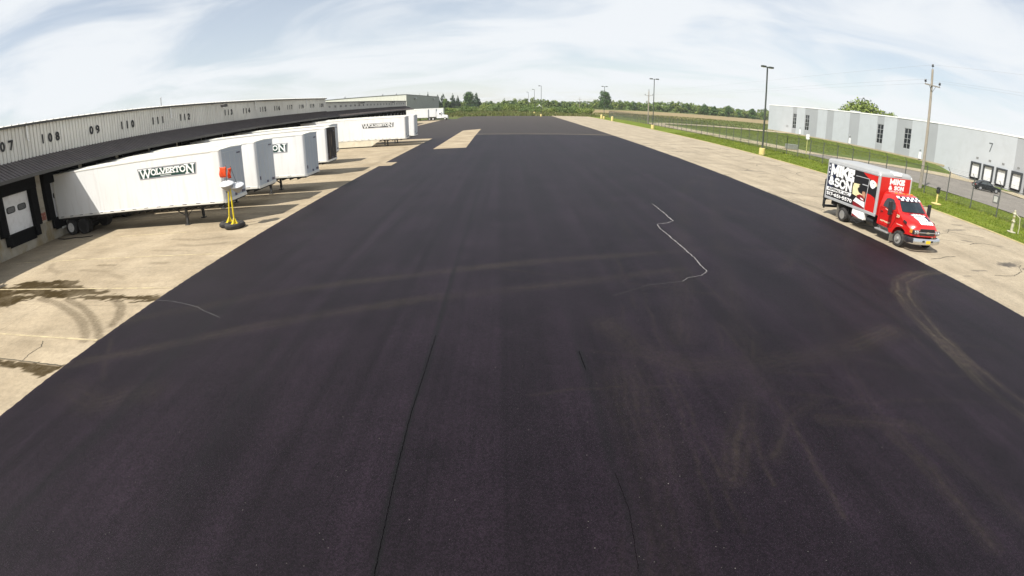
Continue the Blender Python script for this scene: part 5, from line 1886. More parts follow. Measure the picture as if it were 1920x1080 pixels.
for s_ in (-1, 1):
    b = MB()
    pts = [(21.36, 1.74), (21.34, 1.95), (21.22, 2.17), (21.02, 2.23), (20.70, 2.22), (20.42, 1.96), (20.36, 1.76), (20.55, 1.70), (20.9, 1.69)]
    b.prism([(CX + s_ * (gx2(z) + .012), y, z) for y, z in pts], (-s_ * .012, 0, 0))
    obj('door_window', b, M_glass, trk)
    b = MB()
    x = CX + s_ * 1.125
    d_ = [(21.50, .78), (21.50, 1.66), (20.22, 1.66), (20.22, 1.22), (20.42, .9), (20.46, .78)]
    b.prism([(CX + s_ * (CW + .006), y, z) for y, z in d_], (-s_ * .012, 0, 0))
    dr = obj('door', b, M_red, trk)
    b = MB()
    b.tube([(CX + s_ * (CW + .0065), y, z) for y, z in d_ + d_[:1]], .007, 4)
    obj('door_gap', b, M_black_pl, dr)
    b = MB()
    b.bbox(CX + s_ * (CW + .03) - .02, CX + s_ * (CW + .03) + .02, 21.28, 21.42, 1.42, 1.47, .008)
    obj('handle', b, M_black_pl, dr)
    if s_ < 0:
        b = MB()
        q, wd = text_quads('ASPHALT', 0.085, 0.26, gap=0.08)
        k_ = 0.8 / wd
        put_text(b, [([(p[0] * k_, p[1]) for p in pt], L) for pt, L in q], (CX - CW - .006, 21.40, .93), (0, -1, 0), (0, 0, 1), (-1, 0, 0), 0.003)
        obj('door_lettering', b, mat('cream_lettering', (0.72, 0.62, 0.42)), dr)
        b = MB()
        q, wd = text_quads('29', 0.16, 0.26, gap=0.08)
        put_text(b, q, (CX - CW - .004, 20.16, 1.42), (0, -1, 0), (0, 0, 1), (-1, 0, 0), 0.004)
        obj('unit_number', b, mat('cream_lettering', (0.72, 0.62, 0.42)), trk)
        b = MB()
        b.tube([(CX - CW - .012, 21.1, 1.64), (CX - CW - .012, 20.5, 1.50)], 0.022)
        obj('side_stripe', b, mat('pink_stripe', (0.7, 0.35, 0.3)), trk)
        b = MB()
        b.box(CX - hw(19.6) - .012, CX - hw(19.6) + .01, 19.62, 20.16, 1.08, 1.12)
        obj('side_stripe', b, mat('pink_stripe', (0.7, 0.35, 0.3)), trk)
    # step and mud flap under the door
    b = MB()
    b.bbox(CX + s_ * 1.08 - .16, CX + s_ * 1.08 + .16, 20.55, 21.65, 0.42, 0.50, .02)
    b.box(CX + s_ * 1.0 - .02, CX + s_ * 1.0 + .02, 20.7, 20.76, 0.45, 0.8)
    b.box(CX + s_ * 1.0 - .02, CX + s_ * 1.0 + .02, 21.4, 21.46, 0.45, 0.8)
    obj('step', b, M_step, trk)
    b = MB()
    b.box(CX + s_ * 1.0 - .2, CX + s_ * 1.0 + .16, 20.36, 20.38, 0.12, 0.56)
    obj('mud_flap', b, mat('grey_mud_flap', (0.16, 0.15, 0.13), rough=.8), trk)
    b = MB()
    mx = CX + s_ * 1.50
    b.bbox(mx - .125, mx + .125, 20.28, 20.41, 1.46, 2.18, .035)
    mo = obj('mirror', b, M_black_pl, trk)
    for z in (1.62, 2.06):
        b = MB()
        b.cyl((CX + s_ * 1.03, 20.5, z), (mx, 20.36, z), 0.018, n=6)
        obj('mirror_arm', b, M_black_pl, mo)
    b = MB()
    b.prism([(CX + s_ * hw(19.5) * .995, 19.62, 1.33), (CX + s_ * hw(19.5) * .995, 19.36, 1.27), (CX + s_ * hw(19.5) * .97, 19.36, 1.38), (CX + s_ * hw(19.5) * .97, 19.62, 1.44)], (s_ * .02, 0, 0))
    obj('side_vent', b, M_black_pl, trk)
    b = MB()
    lx = CX + s_ * .80
    b.bbox(lx - .20, lx + .20, 18.80, 18.98, 0.90, 1.10, .02)
    hl = obj('headlamp_housing', b, M_black_pl, trk)
    for k in (-.09, .09):
        b = MB()
        b.lathe([(.075, 0), (.07, .02), (.04, .035), (.001, .04)], (lx + k, 18.80, 1.0), (0, -1, 0), 16)
        obj('headlight', b, M_lamp, hl, smooth=True)
    b = MB()
    b.bbox(CX + s_ * 1.0 - .05, CX + s_ * 1.0 + .03, 18.92, 19.1, 0.92, 1.12, .02)
    obj('turn_signal', b, M_amber, trk)
# windscreen: bottom edge to top edge of the sloping front
b = MB()
pb = [(-.99, 20.085, 1.745), (-.80, 19.985, 1.745), (0, 19.935, 1.745), (.80, 19.985, 1.745), (.99, 20.085, 1.745)]
pt = [(-.87, 20.555, 2.20), (-.76, 20.452, 2.20), (0, 20.40, 2.20), (.76, 20.452, 2.20), (.87, 20.555, 2.20)]
n = Vector((0, -0.74, 0.67)) * .014
b.loft([[Vector((CX + x, y, z)) + n for x, y, z in pb], [Vector((CX + x, y, z)) + n for x, y, z in pt]], closed=False)
obj('windscreen', b, M_wscr, trk, smooth=True)
b = MB()   # starred sun band above the windscreen
for k in range(10):
    x0 = -.86 + k * .172
    def yf(x, z):
        t = (z - 2.2) / .22
        return 20.41 + .30 * t + .12 * (abs(x) / .87) ** 3
    for j, (za, zb2) in enumerate(((2.215, 2.30), (2.30, 2.385))):
        pts = [(CX + x0, yf(x0, za), za), (CX + x0 + .172, yf(x0 + .172, za), za), (CX + x0 + .172, yf(x0 + .172, zb2), zb2), (CX + x0, yf(x0, zb2), zb2)]
        b.add([Vector(p) + Vector((0, -.05, .03)) for p in pts], [(0, 1, 2, 3)], (k + j) % 2)
obj('sun_visor', b, [M_navy, M_whitep], trk)
for k in range(5):
    b = MB()
    b.bbox(CX - .6 + k * .3 - .05, CX - .6 + k * .3 + .05, 20.95, 21.1, 2.47, 2.53, .015)
    obj('roof_marker_lamp', b, M_amber, trk)
# hood stripes lying on the hood


def hood_z(y, u):
    ys = [20.02, 19.6, 19.15, 18.90, 18.80]
    zs = [1.70, 1.63, 1.50, 1.36, 1.22]
    z = np.interp(-y, [-a for a in ys], zs)
    return float(z) - 0.26 * max(0, (abs(u) - .60) / .40) ** 1.3 * min(1, (20.0 - y) / .4)


b = MB()
for k, u0 in enumerate((-.36, -.14, .08, .30, .50)):
    segs = [(19.92, 19.66), (19.60, 19.22), (19.17, 18.93)]
    for j, (ya, yb) in enumerate(segs):
        if k in (0, 4) and j == 0:
            ya -= .1
        if k == 4 and j == 1:
            continue
        n_ = 5
        rows = []
        for i in range(n_ + 1):
            y = ya + (yb - ya) * i / n_
            r_ = []
            ww = .085 * (0.7 if i in (0, n_) else 1.0)
            for du in (-ww, 0, ww):
                u = u0 * (1 - .12 * (19.9 - y)) + du
                r_.append((CX + u * 1.05, y, hood_z(y, u) + .008))
            rows.append(r_)
        b.loft(rows, closed=False, mi=0)
obj('hood_stripe', b, M_whitep, trk)
b = MB()
rows = []
for i in range(9):
    y = 19.95 - i * .128
    rows.append([(CX + u * 1.05 * (1 - .12 * (19.9 - y)), y, hood_z(y, u) + .004) for u in (-.48, -.3, -.1, .1, .3, .48, .6)])
b.loft(rows, closed=False)
obj('hood_graphic', b, M_navy, trk)
# grille, chrome bar, valance, bumper, plate
b = MB()
b.bbox(CX - .56, CX + .56, 18.765, 18.85, 0.86, 1.20, .02)
for k in range(5):
    z = 1.06 + k * .028
    b.box(CX - .52, CX + .52, 18.755, 18.77, z, z + .012)
gr = obj('grille', b, M_black_pl, trk)
b = MB()
b.bbox(CX - .98, CX + .98, 18.735, 18.80, 0.985, 1.045, .015)
b.prism([(CX - .16, 18.735, 1.03), (CX - .05, 18.735, 1.065), (CX + .05, 18.735, 1.065), (CX + .16, 18.735, 1.03), (CX + .12, 18.735, .975), (CX - .12, 18.735, .975)], (0, -.012, 0))
b.bbox(CX - .98, CX - .58, 18.77, 18.82, 1.10, 1.135, .01)
b.bbox(CX + .58, CX + .98, 18.77, 18.82, 1.10, 1.135, .01)
obj('chrome_bar', b, M_chrome, gr)
b = MB()
secs = []
for u, yy in ((-1.14, 19.22), (-1.13, 18.95), (-1.02, 18.74), (-.7, 18.66), (0, 18.62), (.7, 18.66), (1.02, 18.74), (1.13, 18.95), (1.14, 19.22)):
    secs.append([(CX + u, yy, .74), (CX + u, yy - .03 * (abs(u) < 1.1), .68), (CX + u, yy - .03 * (abs(u) < 1.1), .50), (CX + u * .99, yy + .04, .42), (CX + u * .96, yy + .1, .42), (CX + u * .96, yy + .1, .74)])
b.loft(secs)
bp = obj('bumper', b, M_chrome, trk, smooth=True)
b = MB()
b.box(CX + .02 - .16, CX + .02 + .16, 18.585, 18.60, .50, .66)
obj('licence_plate', b, M_yel, bp)
for s_ in (-.34, .30):
    b = MB()
    b.bbox(CX + s_ - .08, CX + s_ + .08, 18.575, 18.63, .56, .66, .02)
    obj('tow_hook', b, M_black_pl, bp)

# ------------------------------------------------------------------ black sedan across the fence
M_carb = mat('black_car_paint', (0.007, 0.008, 0.010), rough=0.25, coat=0.15, spec=0.3)
car = thing('sedan', 'small black sedan parked by the grass strip before the grey building docks', 'car', (0, 0, 0))
# built nose towards -Y... local: length along y (-2.25 .. 2.25), nose at -y
secs = []
for y, wd, zb, zt in ((-2.25, .62, .34, .62), (-2.15, .78, .26, .74), (-1.6, .86, .20, .84), (-.75, .88, .19, .92), (.6, .88, .19, .95), (1.55, .87, .2, .96), (2.1, .80, .28, .93), (2.25, .70, .38, .82)):
    secs.append([(-wd, y, zb + .12), (-wd * 1.0, y, (zb + zt) / 2), (-wd * .97, y, zt - .10), (-wd * .82, y, zt), (wd * .82, y, zt), (wd * .97, y, zt - .10), (wd, y, (zb + zt) / 2), (wd, y, zb + .12), (wd * .85, y, zb), (-wd * .85, y, zb)])
b = MB()
b.loft(secs)
obj('body', b, M_carb, car, smooth=True)
b = MB()
b.loft([[(-.78, -.95, .90), (.78, -.95, .90), (.80, 1.75, .93), (-.80, 1.75, .93)], [(-.60, -.15, 1.38), (.60, -.15, 1.38), (.58, 1.05, 1.40), (-.58, 1.05, 1.40)], [(-.5, 0, 1.43), (.5, 0, 1.43), (.48, .9, 1.44), (-.48, .9, 1.44)]])
obj('cabin', b, M_carb, car, smooth=True)
b = MB()
b.add([(-.68, -.86, .965), (.68, -.86, .965), (.565, -.22, 1.345), (-.565, -.22, 1.345)], [(0, 1, 2, 3)])
for v in range(4):
    x, y, z = b.v[v]
    b.v[v] = (x, y - .02, z + .02)
obj('windscreen', b, M_glass, car)
b = MB()
b.add([(-.7, 1.68, .975), (.7, 1.68, .975), (.54, 1.12, 1.365), (-.54, 1.12, 1.365)], [(0, 1, 2, 3)])
for v in range(4):
    x, y, z = b.v[v]
    b.v[v] = (x, y + .02, z + .02)
obj('rear_window', b, M_glass, car)
for s_ in (-1, 1):
    for (ya, yb, yc, yd) in ((-.62, .28, .28, -.08), (.34, 1.38, .98, .34)):
        b = MB()
        b.add([(s_ * .795, ya, .97), (s_ * .80, yb, .97), (s_ * .64, yc, 1.34), (s_ * .64, yd, 1.34)], [(0, 1, 2, 3)])
        obj('side_window', b, mat('grey_car_glass', (0.06, 0.07, 0.075), rough=.1), car)
    b = MB()
    b.bbox(s_ * .70 - .12, s_ * .70 + .12, 2.18, 2.27, .68, .82, .02)
    obj('tail_light', b, M_red_lens, car)
    b = MB()
    b.bbox(s_ * .62 - .14, s_ * .62 + .14, -2.22, -2.12, .56, .68, .02)
    obj('headlight', b, M_lamp, car)
    for y in (-1.38, 1.36):
        wheel(car, (s_ * .80, y, .32), .32, .2, ('x', s_), M_galv)
b = MB()
b.box(-.26, .26, 2.25, 2.265, .52, .66)
obj('licence_plate', b, M_white, car)
car.location = (68.6, 51.6, 0.03)
car.rotation_euler = (0, 0, R(62))

# ------------------------------------------------------------------ yellow stands with tyre bases, reflector domes and flags
M_yelp = mat('yellow_paint', (0.72, 0.56, 0.01), rough=0.45, var=0.06, dirt=(0.6, 0.5, 0.25), dirt_amt=0.5, dirt_scale=6)
M_orange = mat('orange_flag', (0.80, 0.09, 0.015), rough=0.7, var=0.1)
M_dome = mat('dome_white_enamel', (0.74, 0.75, 0.76), rough=0.35, var=0.03)
M_domeg = mat('dome_grey_cone', (0.34, 0.34, 0.36), rough=0.4)
M_cbase = mat('tyre_fill_concrete', (0.34, 0.32, 0.28), rough=0.9)


def stand(label, bx, by, top, dome, flag, fan):
    t = thing('mirror_stand', label, 'dock stand', (bx, by, 0), 'yellow stands at the trailer nose')
    b = MB()
    b.lathe([(.30, .02), (.50, .0), (.555, .05), (.57, .13), (.555, .21), (.50, .27), (.36, .27), (.30, .22)], (bx, by, 0.006), n=30)
    for k in range(30):
        a = 2 * math.pi * k / 30
        b.box(bx + .565 * math.cos(a) - .012, bx + .565 * math.cos(a) + .012, by + .565 * math.sin(a) - .012, by + .565 * math.sin(a) + .012, .07, .2)
    tb_ = obj('tyre_base', b, M_tyre, t, smooth=True)
    b = MB()
    b.lathe([(.32, .0), (.32, .2), (.001, .21)], (bx, by, 0.01), n=20)
    obj('base_fill', b, M_cbase, tb_)
    top = Vector(top)
    base = Vector((bx, by, .2))
    b = MB()
    b.cyl(base, top, .042, n=12)
    pole = obj('pole', b, M_yelp, t, smooth=True)
    b = MB()
    d = (top - base).normalized()
    b.box(bx - .17, bx + .17, by - .17, by + .17, .215, .235)
    for a in range(4):
        v = Vector((math.cos(a * math.pi / 2), math.sin(a * math.pi / 2), 0))
        n = Vector((-v.y, v.x, 0)) * .012
        p = [base + v * .04 + Vector((0, 0, .02)), base + v * .2 + Vector((0, 0, .03)), base + d * .34 + v * .042]
        b.prism([q - n for q in p], n * 2)
    obj('gusset', b, M_yelp, t)
    b = MB()
    dome = Vector(dome)
    b.lathe([(.001, .10), (.18, .085), (.32, .04), (.385, -.02), (.385, -.05)], dome, (0.05, -0.25, 1), 28)
    dm = obj('mirror_dome', b, M_dome, t, smooth=True)
    b = MB()
    b.lathe([(.38, -.05), (.30, -.20), (.16, -.38), (.03, -.47), (.001, -.47)], dome, (0.05, -0.25, 1), 28)
    obj('dome_cone', b, M_domeg, dm, smooth=True)
    b = MB()
    b.tube([top, top + Vector((0, 0, .15)), dome + Vector((0, 0, -.1))], .025)
    b.box(top.x - .05, top.x + .05, top.y - .05, top.y + .05, top.z - .12, top.z + .12)
    obj('bracket', b, M_black_pl, t)
    fb = Vector(flag)
    b = MB()
    b.cyl(dome + Vector((0, 0, .05)), fb + Vector((0, 0, .5)), .012, n=6)
    fl = obj('flag_staff', b, M_black_pl, t)
    rows = []
    for i in range(9):
        s_ = i / 8
        rows.append([(fb.x - .58 * s_ * fan[0], fb.y + .06 * math.sin(s_ * 7 + j) - .18 * s_ * fan[1], fb.z + .46 - j * .088 - .13 * s_ * (0.4 + fan[2]) - .03 * math.sin(s_ * 5)) for j in range(7)])
    b = MB()
    b.loft(rows, closed=False)
    f_ = obj('flag', b, M_orange, fl, smooth=True)
    md = f_.modifiers.new('thickness', 'SOLIDIFY')
    md.thickness = 0.006
    return t


stand('front yellow stand on a tyre base with wide white dome and orange flag', -14.25, 23.35, (-14.26, 23.42, 2.24), (-14.42, 23.38, 2.38), (-14.37, 23.40, 2.80), (.66, .4, .0))
stand('rear yellow stand on a tyre base with grey coned dome and narrow orange flag', -14.85, 23.82, (-14.62, 23.84, 2.15), (-14.02, 23.75, 2.2), (-14.27, 23.70, 2.72), (.30, .3, .5))

# ------------------------------------------------------------------ lamp posts, bollards
M_pole = mat('dark_green_bronze_pole', (0.05, 0.06, 0.05), rough=0.5)
M_ybase = mat('pale_yellow_base', (0.56, 0.45, 0.17), rough=0.7, var=0.1, scale=3, dirt=(0.5, 0.44, 0.28), dirt_amt=0.5)


def lamp_post(label, single=False):
    t = thing('lamp_post', label, 'street lamp', (0, 0, 0), 'tall lamp posts around the lot')
    b = MB()
    b.cyl((0, 0, -.1), (0, 0, .88), .46, .44, 18)
    b.cyl((0, 0, .88), (0, 0, .93), .44, .38, 18)
    obj('base', b, M_ybase, t, smooth=True)
    b = MB()
    b.loft([[(-r, -r, z), (r, -r, z), (r, r, z), (-r, r, z)] for r, z in ((.10, .9), (.075, 12.6))])
    b.box(-.17, .17, -.17, .17, .92, .97)
    obj('pole', b, M_pole, t)
    for s_ in ((-1, 1) if not single else (-1,)):
        b = MB()
        b.cyl((0, 0, 12.45), (s_ * .45, 0, 12.5), .045, n=8)
        hd = obj('arm', b, M_pole, t)
        b = MB()
        b.bbox(min(s_ * .4, s_ * 1.2), max(s_ * .4, s_ * 1.2), -.24, .24, 12.42, 12.68, .05)
        h2 = obj('lamp_head', b, M_pole, t)
        b = MB()
        b.box(min(s_ * .5, s_ * 1.1), max(s_ * .5, s_ * 1.1), -.18, .18, 12.405, 12.418)
        obj('lens', b, M_lamp, h2)
    return t


lp = lamp_post('two-headed lamp post on yellow base, tallest in view, before the pale grey building')
lab = ['two-headed lamp post on yellow base beside the wooden pole at the road bend', 'small two-headed lamp post with two yellow bollards close by']
pos = [(36.3, 66.6, 0), (36.6, 125, 0), (37.6, 196, 0)]
c1_, c2_ = copy_tree(lp), copy_tree(lp)
for o, p_ in zip((lp, c1_, c2_), pos):
    o.location = p_
lp.rotation_euler = (0, 0, R(20))
c1_['label'], c2_['label'] = lab
ls = lamp_post('slim single-headed lamp post with a white ball marker at its foot', True)
ls.location = (14.0, 207.7, 0)
for (x, y, l_) in ((14.2, 262, 'slim single-headed lamp post among weeds, between the ball marker lamp and the smallest lamp'), (14.0, 330, 'smallest slim lamp post, rising from the bushes beyond the lot')):
    o = copy_tree(ls)
    o.location = (x, y, 0)
    o['label'] = l_
for (x, y, l_) in ((36.2, 193.7, 'yellow concrete bollard close beside the small two-headed lamp post'), (35.9, 172.0, 'yellow concrete bollard standing alone at the kerb before the lamp')):
    b = MB()
    b.lathe([(.40, 0), (.40, 1.3), (.3, 1.55), (.1, 1.65), (.001, 1.66)], (x, y, -.1), n=16)
    tag(obj('bollard', b, M_ybase, origin=(x, y, 0), smooth=True), l_, 'bollard', 'yellow bollards at the kerb')

# ------------------------------------------------------------------ utility poles and cables
M_wood = mat('weathered_pole_wood', (0.27, 0.24, 0.20), rough=0.9, var=0.2, scale=4, stretch=(4, 4, .4))
M_ins = mat('dark_insulator', (0.03, 0.03, 0.035), rough=0.3)


def utility_pole(label, h_, arm_z):
    t = thing('utility_pole', label, 'utility pole', (0, 0, 0), 'wooden utility poles along the road')
    b = MB()
    b.cyl((0, 0, -.3), (0, 0, h_), .21, .13, 14)
    obj('pole', b, M_wood, t, smooth=True)
    b = MB()
    b.box(-1.3, 1.3, -.20, -.10, arm_z - .06, arm_z + .06)
    obj('crossarm', b, M_wood, t)
    b = MB()
    for s_ in (-1, 1):
        b.cyl((s_ * .6, -.15, arm_z - .02), (0, -.15, arm_z - .75), .025, n=6)
    obj('arm_brace', b, M_steel, t)
    for x, z in ((-1.22, arm_z), (1.22, arm_z), (0, h_ + .05)):
        b = MB()
        y = -.15 if x else 0
        b.cyl((x, y, z), (x, y, z + .3), .025, n=6)
        b.lathe([(.05, .22), (.15, .26), (.16, .34), (.07, .40), (.13, .44), (.09, .54), (.001, .56)], (x, y, z), n=12)
        obj('insulator', b, M_ins, t, smooth=True)
    return t


u1 = utility_pole('tall wooden utility pole with crossarm between the fence and the truck', 13.6, 11.75)
u1.location = (46.8, 45.0, 0)
UP = [(46.8, 45.0), (44.6, 158.0), (60.0, 420.0), (46.9, -30.0)]
for (x, y), l_ in zip(UP[1:3], ['wooden utility pole with crossarm standing at the bend of the far road', 'far small wooden utility pole before the woods']):
    o = copy_tree(u1)
    o.location = (x, y, 0)
    o.scale = (1, 1, 0.77)
    o['label'] = l_
M_cable = mat('cable_grey', (0.30, 0.31, 0.32), rough=0.6)
for i, (a, c) in enumerate(((UP[3], UP[0]), (UP[0], UP[1]), (UP[1], UP[2]))):
    for k, (dx, z, nm) in enumerate(((-1.22, 12.25, 'lower left'), (1.22, 12.25, 'lower right'), (0, 14.1, 'top'))):
        pts = []
        for j in range(25):
            t_ = j / 24
            pts.append((a[0] + (c[0] - a[0]) * t_ + dx, a[1] + (c[1] - a[1]) * t_ - (.15 if dx else 0), z * (1 - t_) * (1 if i != 2 else .77) + z * t_ * (.77 if i else 1.0) - 1.1 * 4 * t_ * (1 - t_)))
        b = MB()
        b.tube(pts, .009, 4)
        o = obj('power_cable', b, M_cable)
        where = ('running out of the picture from the near utility pole', 'between the near and middle utility poles', 'between the middle and far utility poles')[i]
        tag(o, ('upper' if k == 2 else ('left-hand lower', 'right-hand lower')[k]) + ' thin power cable ' + where, 'power cable', 'power cables on the utility poles')

# ------------------------------------------------------------------ chain-link fence with barbed wire
M_fence = mat('fence_steel', (0.085, 0.09, 0.085), rough=0.6, metal=0.2)
fx = 43.6
fe = thing('chain_link_fence', 'long chain-link fence with barbed wire arms along the grass verge', 'fence', (fx, 60, 0))
b = MB()
b.cyl((0, 0, -.2), (0, 0, 2.85), .055, n=8)
b.cyl((0, 0, 2.85), (-.42, 0, 3.3), .028, n=6)
b.cyl((0, 0, 2.83), (0, 0, 2.9), .06, n=8)
ME_post = mesh_of('post', b, M_fence)
y = 31.0 - 3.4 * 8
while y < 215:
    inst('post', ME_post, fe, (0, y - 60, 0))
    y += 3.4
b = MB()
b.cyl((fx, 3, 2.78), (fx, 215, 2.78), .025, n=6)
obj('top_rail', b, M_fence, fe)
for k in range(3):
    b = MB()
    b.cyl((fx - .14 - .13 * k, 3, 2.98 + .14 * k), (fx - .14 - .13 * k, 215, 2.98 + .14 * k), .007, n=4)
    obj('barbed_wire', b, M_fence, fe)
# fabric: two families of straight diagonal wires
H = 2.72
st = 0.065
n = int((215 - 3 + H) / st)
r0 = 0.0021
V, F = [], []
ys_ = np.arange(n) * st + 3 - H
vv = []
for s_ in (0, 1):
    ya = ys_ if s_ == 0 else ys_ + H
    yb = ys_ + H if s_ == 0 else ys_
    for (ddx, ddy) in ((-r0, 0), (r0, -r0), (r0, r0)):
        vv.append(np.stack([np.full(n, fx + ddx), ya + ddy, np.full(n, 0.03)], 1))
        vv.append(np.stack([np.full(n, fx + ddx), yb + ddy, np.full(n, 0.03 + H)], 1))
vv = np.concatenate(vv)
ff = []
for s_ in (0, 1):
    o_ = s_ * 6 * n
    I = np.arange(n)
    for k in range(3):
        k2 = (k + 1) % 3
        ff.append(np.stack([o_ + 2 * k * n + I, o_ + 2 * k2 * n + I, o_ + (2 * k2 + 1) * n + I, o_ + (2 * k + 1) * n + I], 1))
ff = np.concatenate(ff)
vv = vv - np.array([fx, 60, 0])
o = mesh_np('wire_mesh', vv, ff.ravel(), 4, M_fence, parent=fe, kind='stuff')
b = MB()
b.bbox(fx - .16, fx - .06, 30.95, 31.65, 1.22, 1.98, .02)
b.box(fx - .165, fx - .16, 31.07, 31.53, 1.34, 1.86, 1)
sg = obj('fence_sign', b, [mat('grey_sign_frame', (0.12, 0.12, 0.12), rough=.6), mat('pale_sign_face', (0.42, 0.42, 0.40), rough=.6)], origin=(fx - .06, 31.3, 1.6))
tag(sg, 'small grey sign hung on the chain-link fence near the black sedan', 'sign')

# ------------------------------------------------------------------ small street furniture on the verge
t = thing('valve_post', 'short tan post with dark valve head on the verge behind the truck', 'valve post', (38.7, 34.7, 0))
b = MB()
b.cyl((38.7, 34.7, -.1), (38.7, 34.7, 1.0), .09, n=12)
b.lathe([(.5, -.02), (.5, .05), (.4, .07), (.1, .08)], (38.7, 34.7, 0), n=16)
obj('post', b, M_ybase, t, smooth=True)
b = MB()
b.lathe([(.10, .95), (.17, 1.0), (.19, 1.2), (.15, 1.35), (.2, 1.4), (.2, 1.48), (.08, 1.55), (.001, 1.57)], (38.7, 34.7, 0), n=12)
b.box(38.45, 38.95, 34.65, 34.75, 1.12, 1.22)
b.cyl((38.55, 34.6, 1.25), (38.85, 34.6, 1.5), .05, n=8)
obj('valve_head', b, M_black_pl, t, smooth=True)
t = thing('hydrant_post', 'white and yellow standpipe with side outlets on the verge near the road bend', 'standpipe', (38.5, 25.5, 0))
b = MB()
b.lathe([(.4, -.02), (.4, .03), (.13, .05), (.12, .75), (.17, .78), (.17, .86), (.12, .9), (.11, 1.35), (.16, 1.38), (.16, 1.45), (.10, 1.5), (.10, 1.68), (.001, 1.72)], (38.5, 25.5, 0), n=16)
obj('standpipe', b, mat('standpipe_white', (0.40, 0.38, 0.28), rough=.6, var=.25, scale=4), t, smooth=True)
b = MB()
b.lathe([(.125, 0), (.125, .16)], (38.5, 25.5, 1.04), n=16)
b.cyl((38.5, 25.35, 1.42), (38.5, 25.75, 1.42), .06, n=10)
b.cyl((38.3, 25.5, .82), (38.7, 25.5, .82), .06, n=10)
obj('outlet', b, mat('outlet_yellow_dark', (0.22, 0.2, 0.08), rough=.6), t)
b = MB()
b.tube([(38.6, 25.4, 1.4), (38.8, 25.1, 1.2), (38.82, 25.0, .4), (38.8, 25.0, 0)], .035)
obj('drain_pipe', b, mat('standpipe_white', (0.62, 0.60, 0.5)), t)
t = thing('sign_post', 'white round-cornered road sign on a slim pale yellow post behind the fence', 'sign', (49.5, 75.0, 0))
b = MB()
b.box(49.44, 49.56, 74.95, 75.05, -.1, 3.0)
obj('post', b, mat('pale_yellow_green_post', (0.45, 0.45, 0.16), rough=.7), t)
b = MB()
b.prism([(49.5 + x, 74.93, 2.95 + z) for x, z in oval(0, 0, .38, .45, 20, 4)], (0, -.02, 0))
obj('sign_plate', b, M_white, t)
t = thing('junction_box', 'low grey electrical box standing on the far side of the fence', 'utility box', (51.2, 83.0, 0))
b = MB()
b.bbox(50.2, 52.3, 82.2, 83.4, .1, 1.0, .03)
obj('cabinet', b, mat('grey_green_cabinet', (0.20, 0.22, 0.19), rough=.6), t)
b = MB()
b.box(50.1, 52.4, 82.1, 83.5, -.1, .1)
obj('plinth', b, M_conc, t)
b = MB()
b.lathe([(.001, 0), (.2, .03), (.38, .18), (.45, .42), (.38, .68), (.2, .85), (.001, .9)], (14.4, 214.5, -.05), n=18)
tag(obj('round_marker', b, M_white, origin=(14.4, 214.5, 0), smooth=True), 'white ball marker at the foot of the slim lamp post by the lot end', 'marker')
t = thing('gazebo', 'small white pyramid-roofed shelter among the bushes beyond the lot', 'shelter', (25.5, 400, 0))
b = MB()
b.loft([[(23.0, 397.6, 2.5), (28, 397.6, 2.5), (28, 402.4, 2.5), (23, 402.4, 2.5)], [(25.45, 399.95, 4.5), (25.55, 399.95, 4.5), (25.55, 400.05, 4.5), (25.45, 400.05, 4.5)]])
obj('roof', b, M_cap, t)
for x in (23.4, 27.6):
    for yy in (398, 402):
        b = MB()
        b.box(x - .1, x + .1, yy - .1, yy + .1, -.1, 2.5)
        obj('post', b, M_wood, t)
b = MB()
b.bbox(-27.2, -26.2, 22.1, 22.6, 0.006, .03, .004)
b.tube([(-28.9, 24.2, .03), (-27.6, 24.0, .03), (-26.7, 24.4, .03), (-25.6, 24.5, .03), (-25.2, 24.9, .03)], .03, 6)
bpy.data.objects.get('x')
o = MB()
o.tube([(-28.9, 23.6, .035), (-27.9, 23.3, .035), (-26.9, 23.5, .035), (-26.2, 23.4, .035), (-25.4, 23.6, .035)], .028, 6)
tag(obj('air_hose', o, M_black, origin=(-27, 23.5, 0), smooth=True), 'black hose lying on the concrete beside the dock wall', 'hose')
o = MB()
o.bbox(-29.1, -28.3, 17.0, 17.7, 0.006, .38, .08)
tag(obj('wheel_chock', o, M_black, origin=(-28.7, 17.3, 0)), 'black rubber chock lying at the foot of the dock wall', 'chock')

# ------------------------------------------------------------------ trees
L_ever = leaf_mat('spruce_needles', (0.010, 0.028, 0.012), (0.020, 0.050, 0.018), (0.04, 0.08, 0.03), .5)
L_dark = leaf_mat('dark_leaves', (0.0171, 0.0475, 0.0095), (0.0399, 0.0902, 0.0171), (0.0760, 0.1425, 0.0285), .35)
L_mid = leaf_mat('mid_leaves', (0.050, 0.090, 0.016), (0.095, 0.150, 0.028), (0.15, 0.20, 0.05), 0.3)  # lightened in place of distance haze on far crowns
L_pale = leaf_mat('hazed_spring_leaves', (0.0820, 0.1189, 0.0180), (0.1353, 0.1804, 0.0312), (0.1886, 0.2296, 0.0574), .25)  # spring green, paled further to stand in for haze
L_bush = leaf_mat('bush_leaves', (0.0427, 0.0808, 0.0190), (0.0902, 0.1377, 0.0333), (0.1425, 0.1900, 0.0665), .4)
M_bark = mat('bark', (0.09, 0.075, 0.06), rough=.95, var=.3)


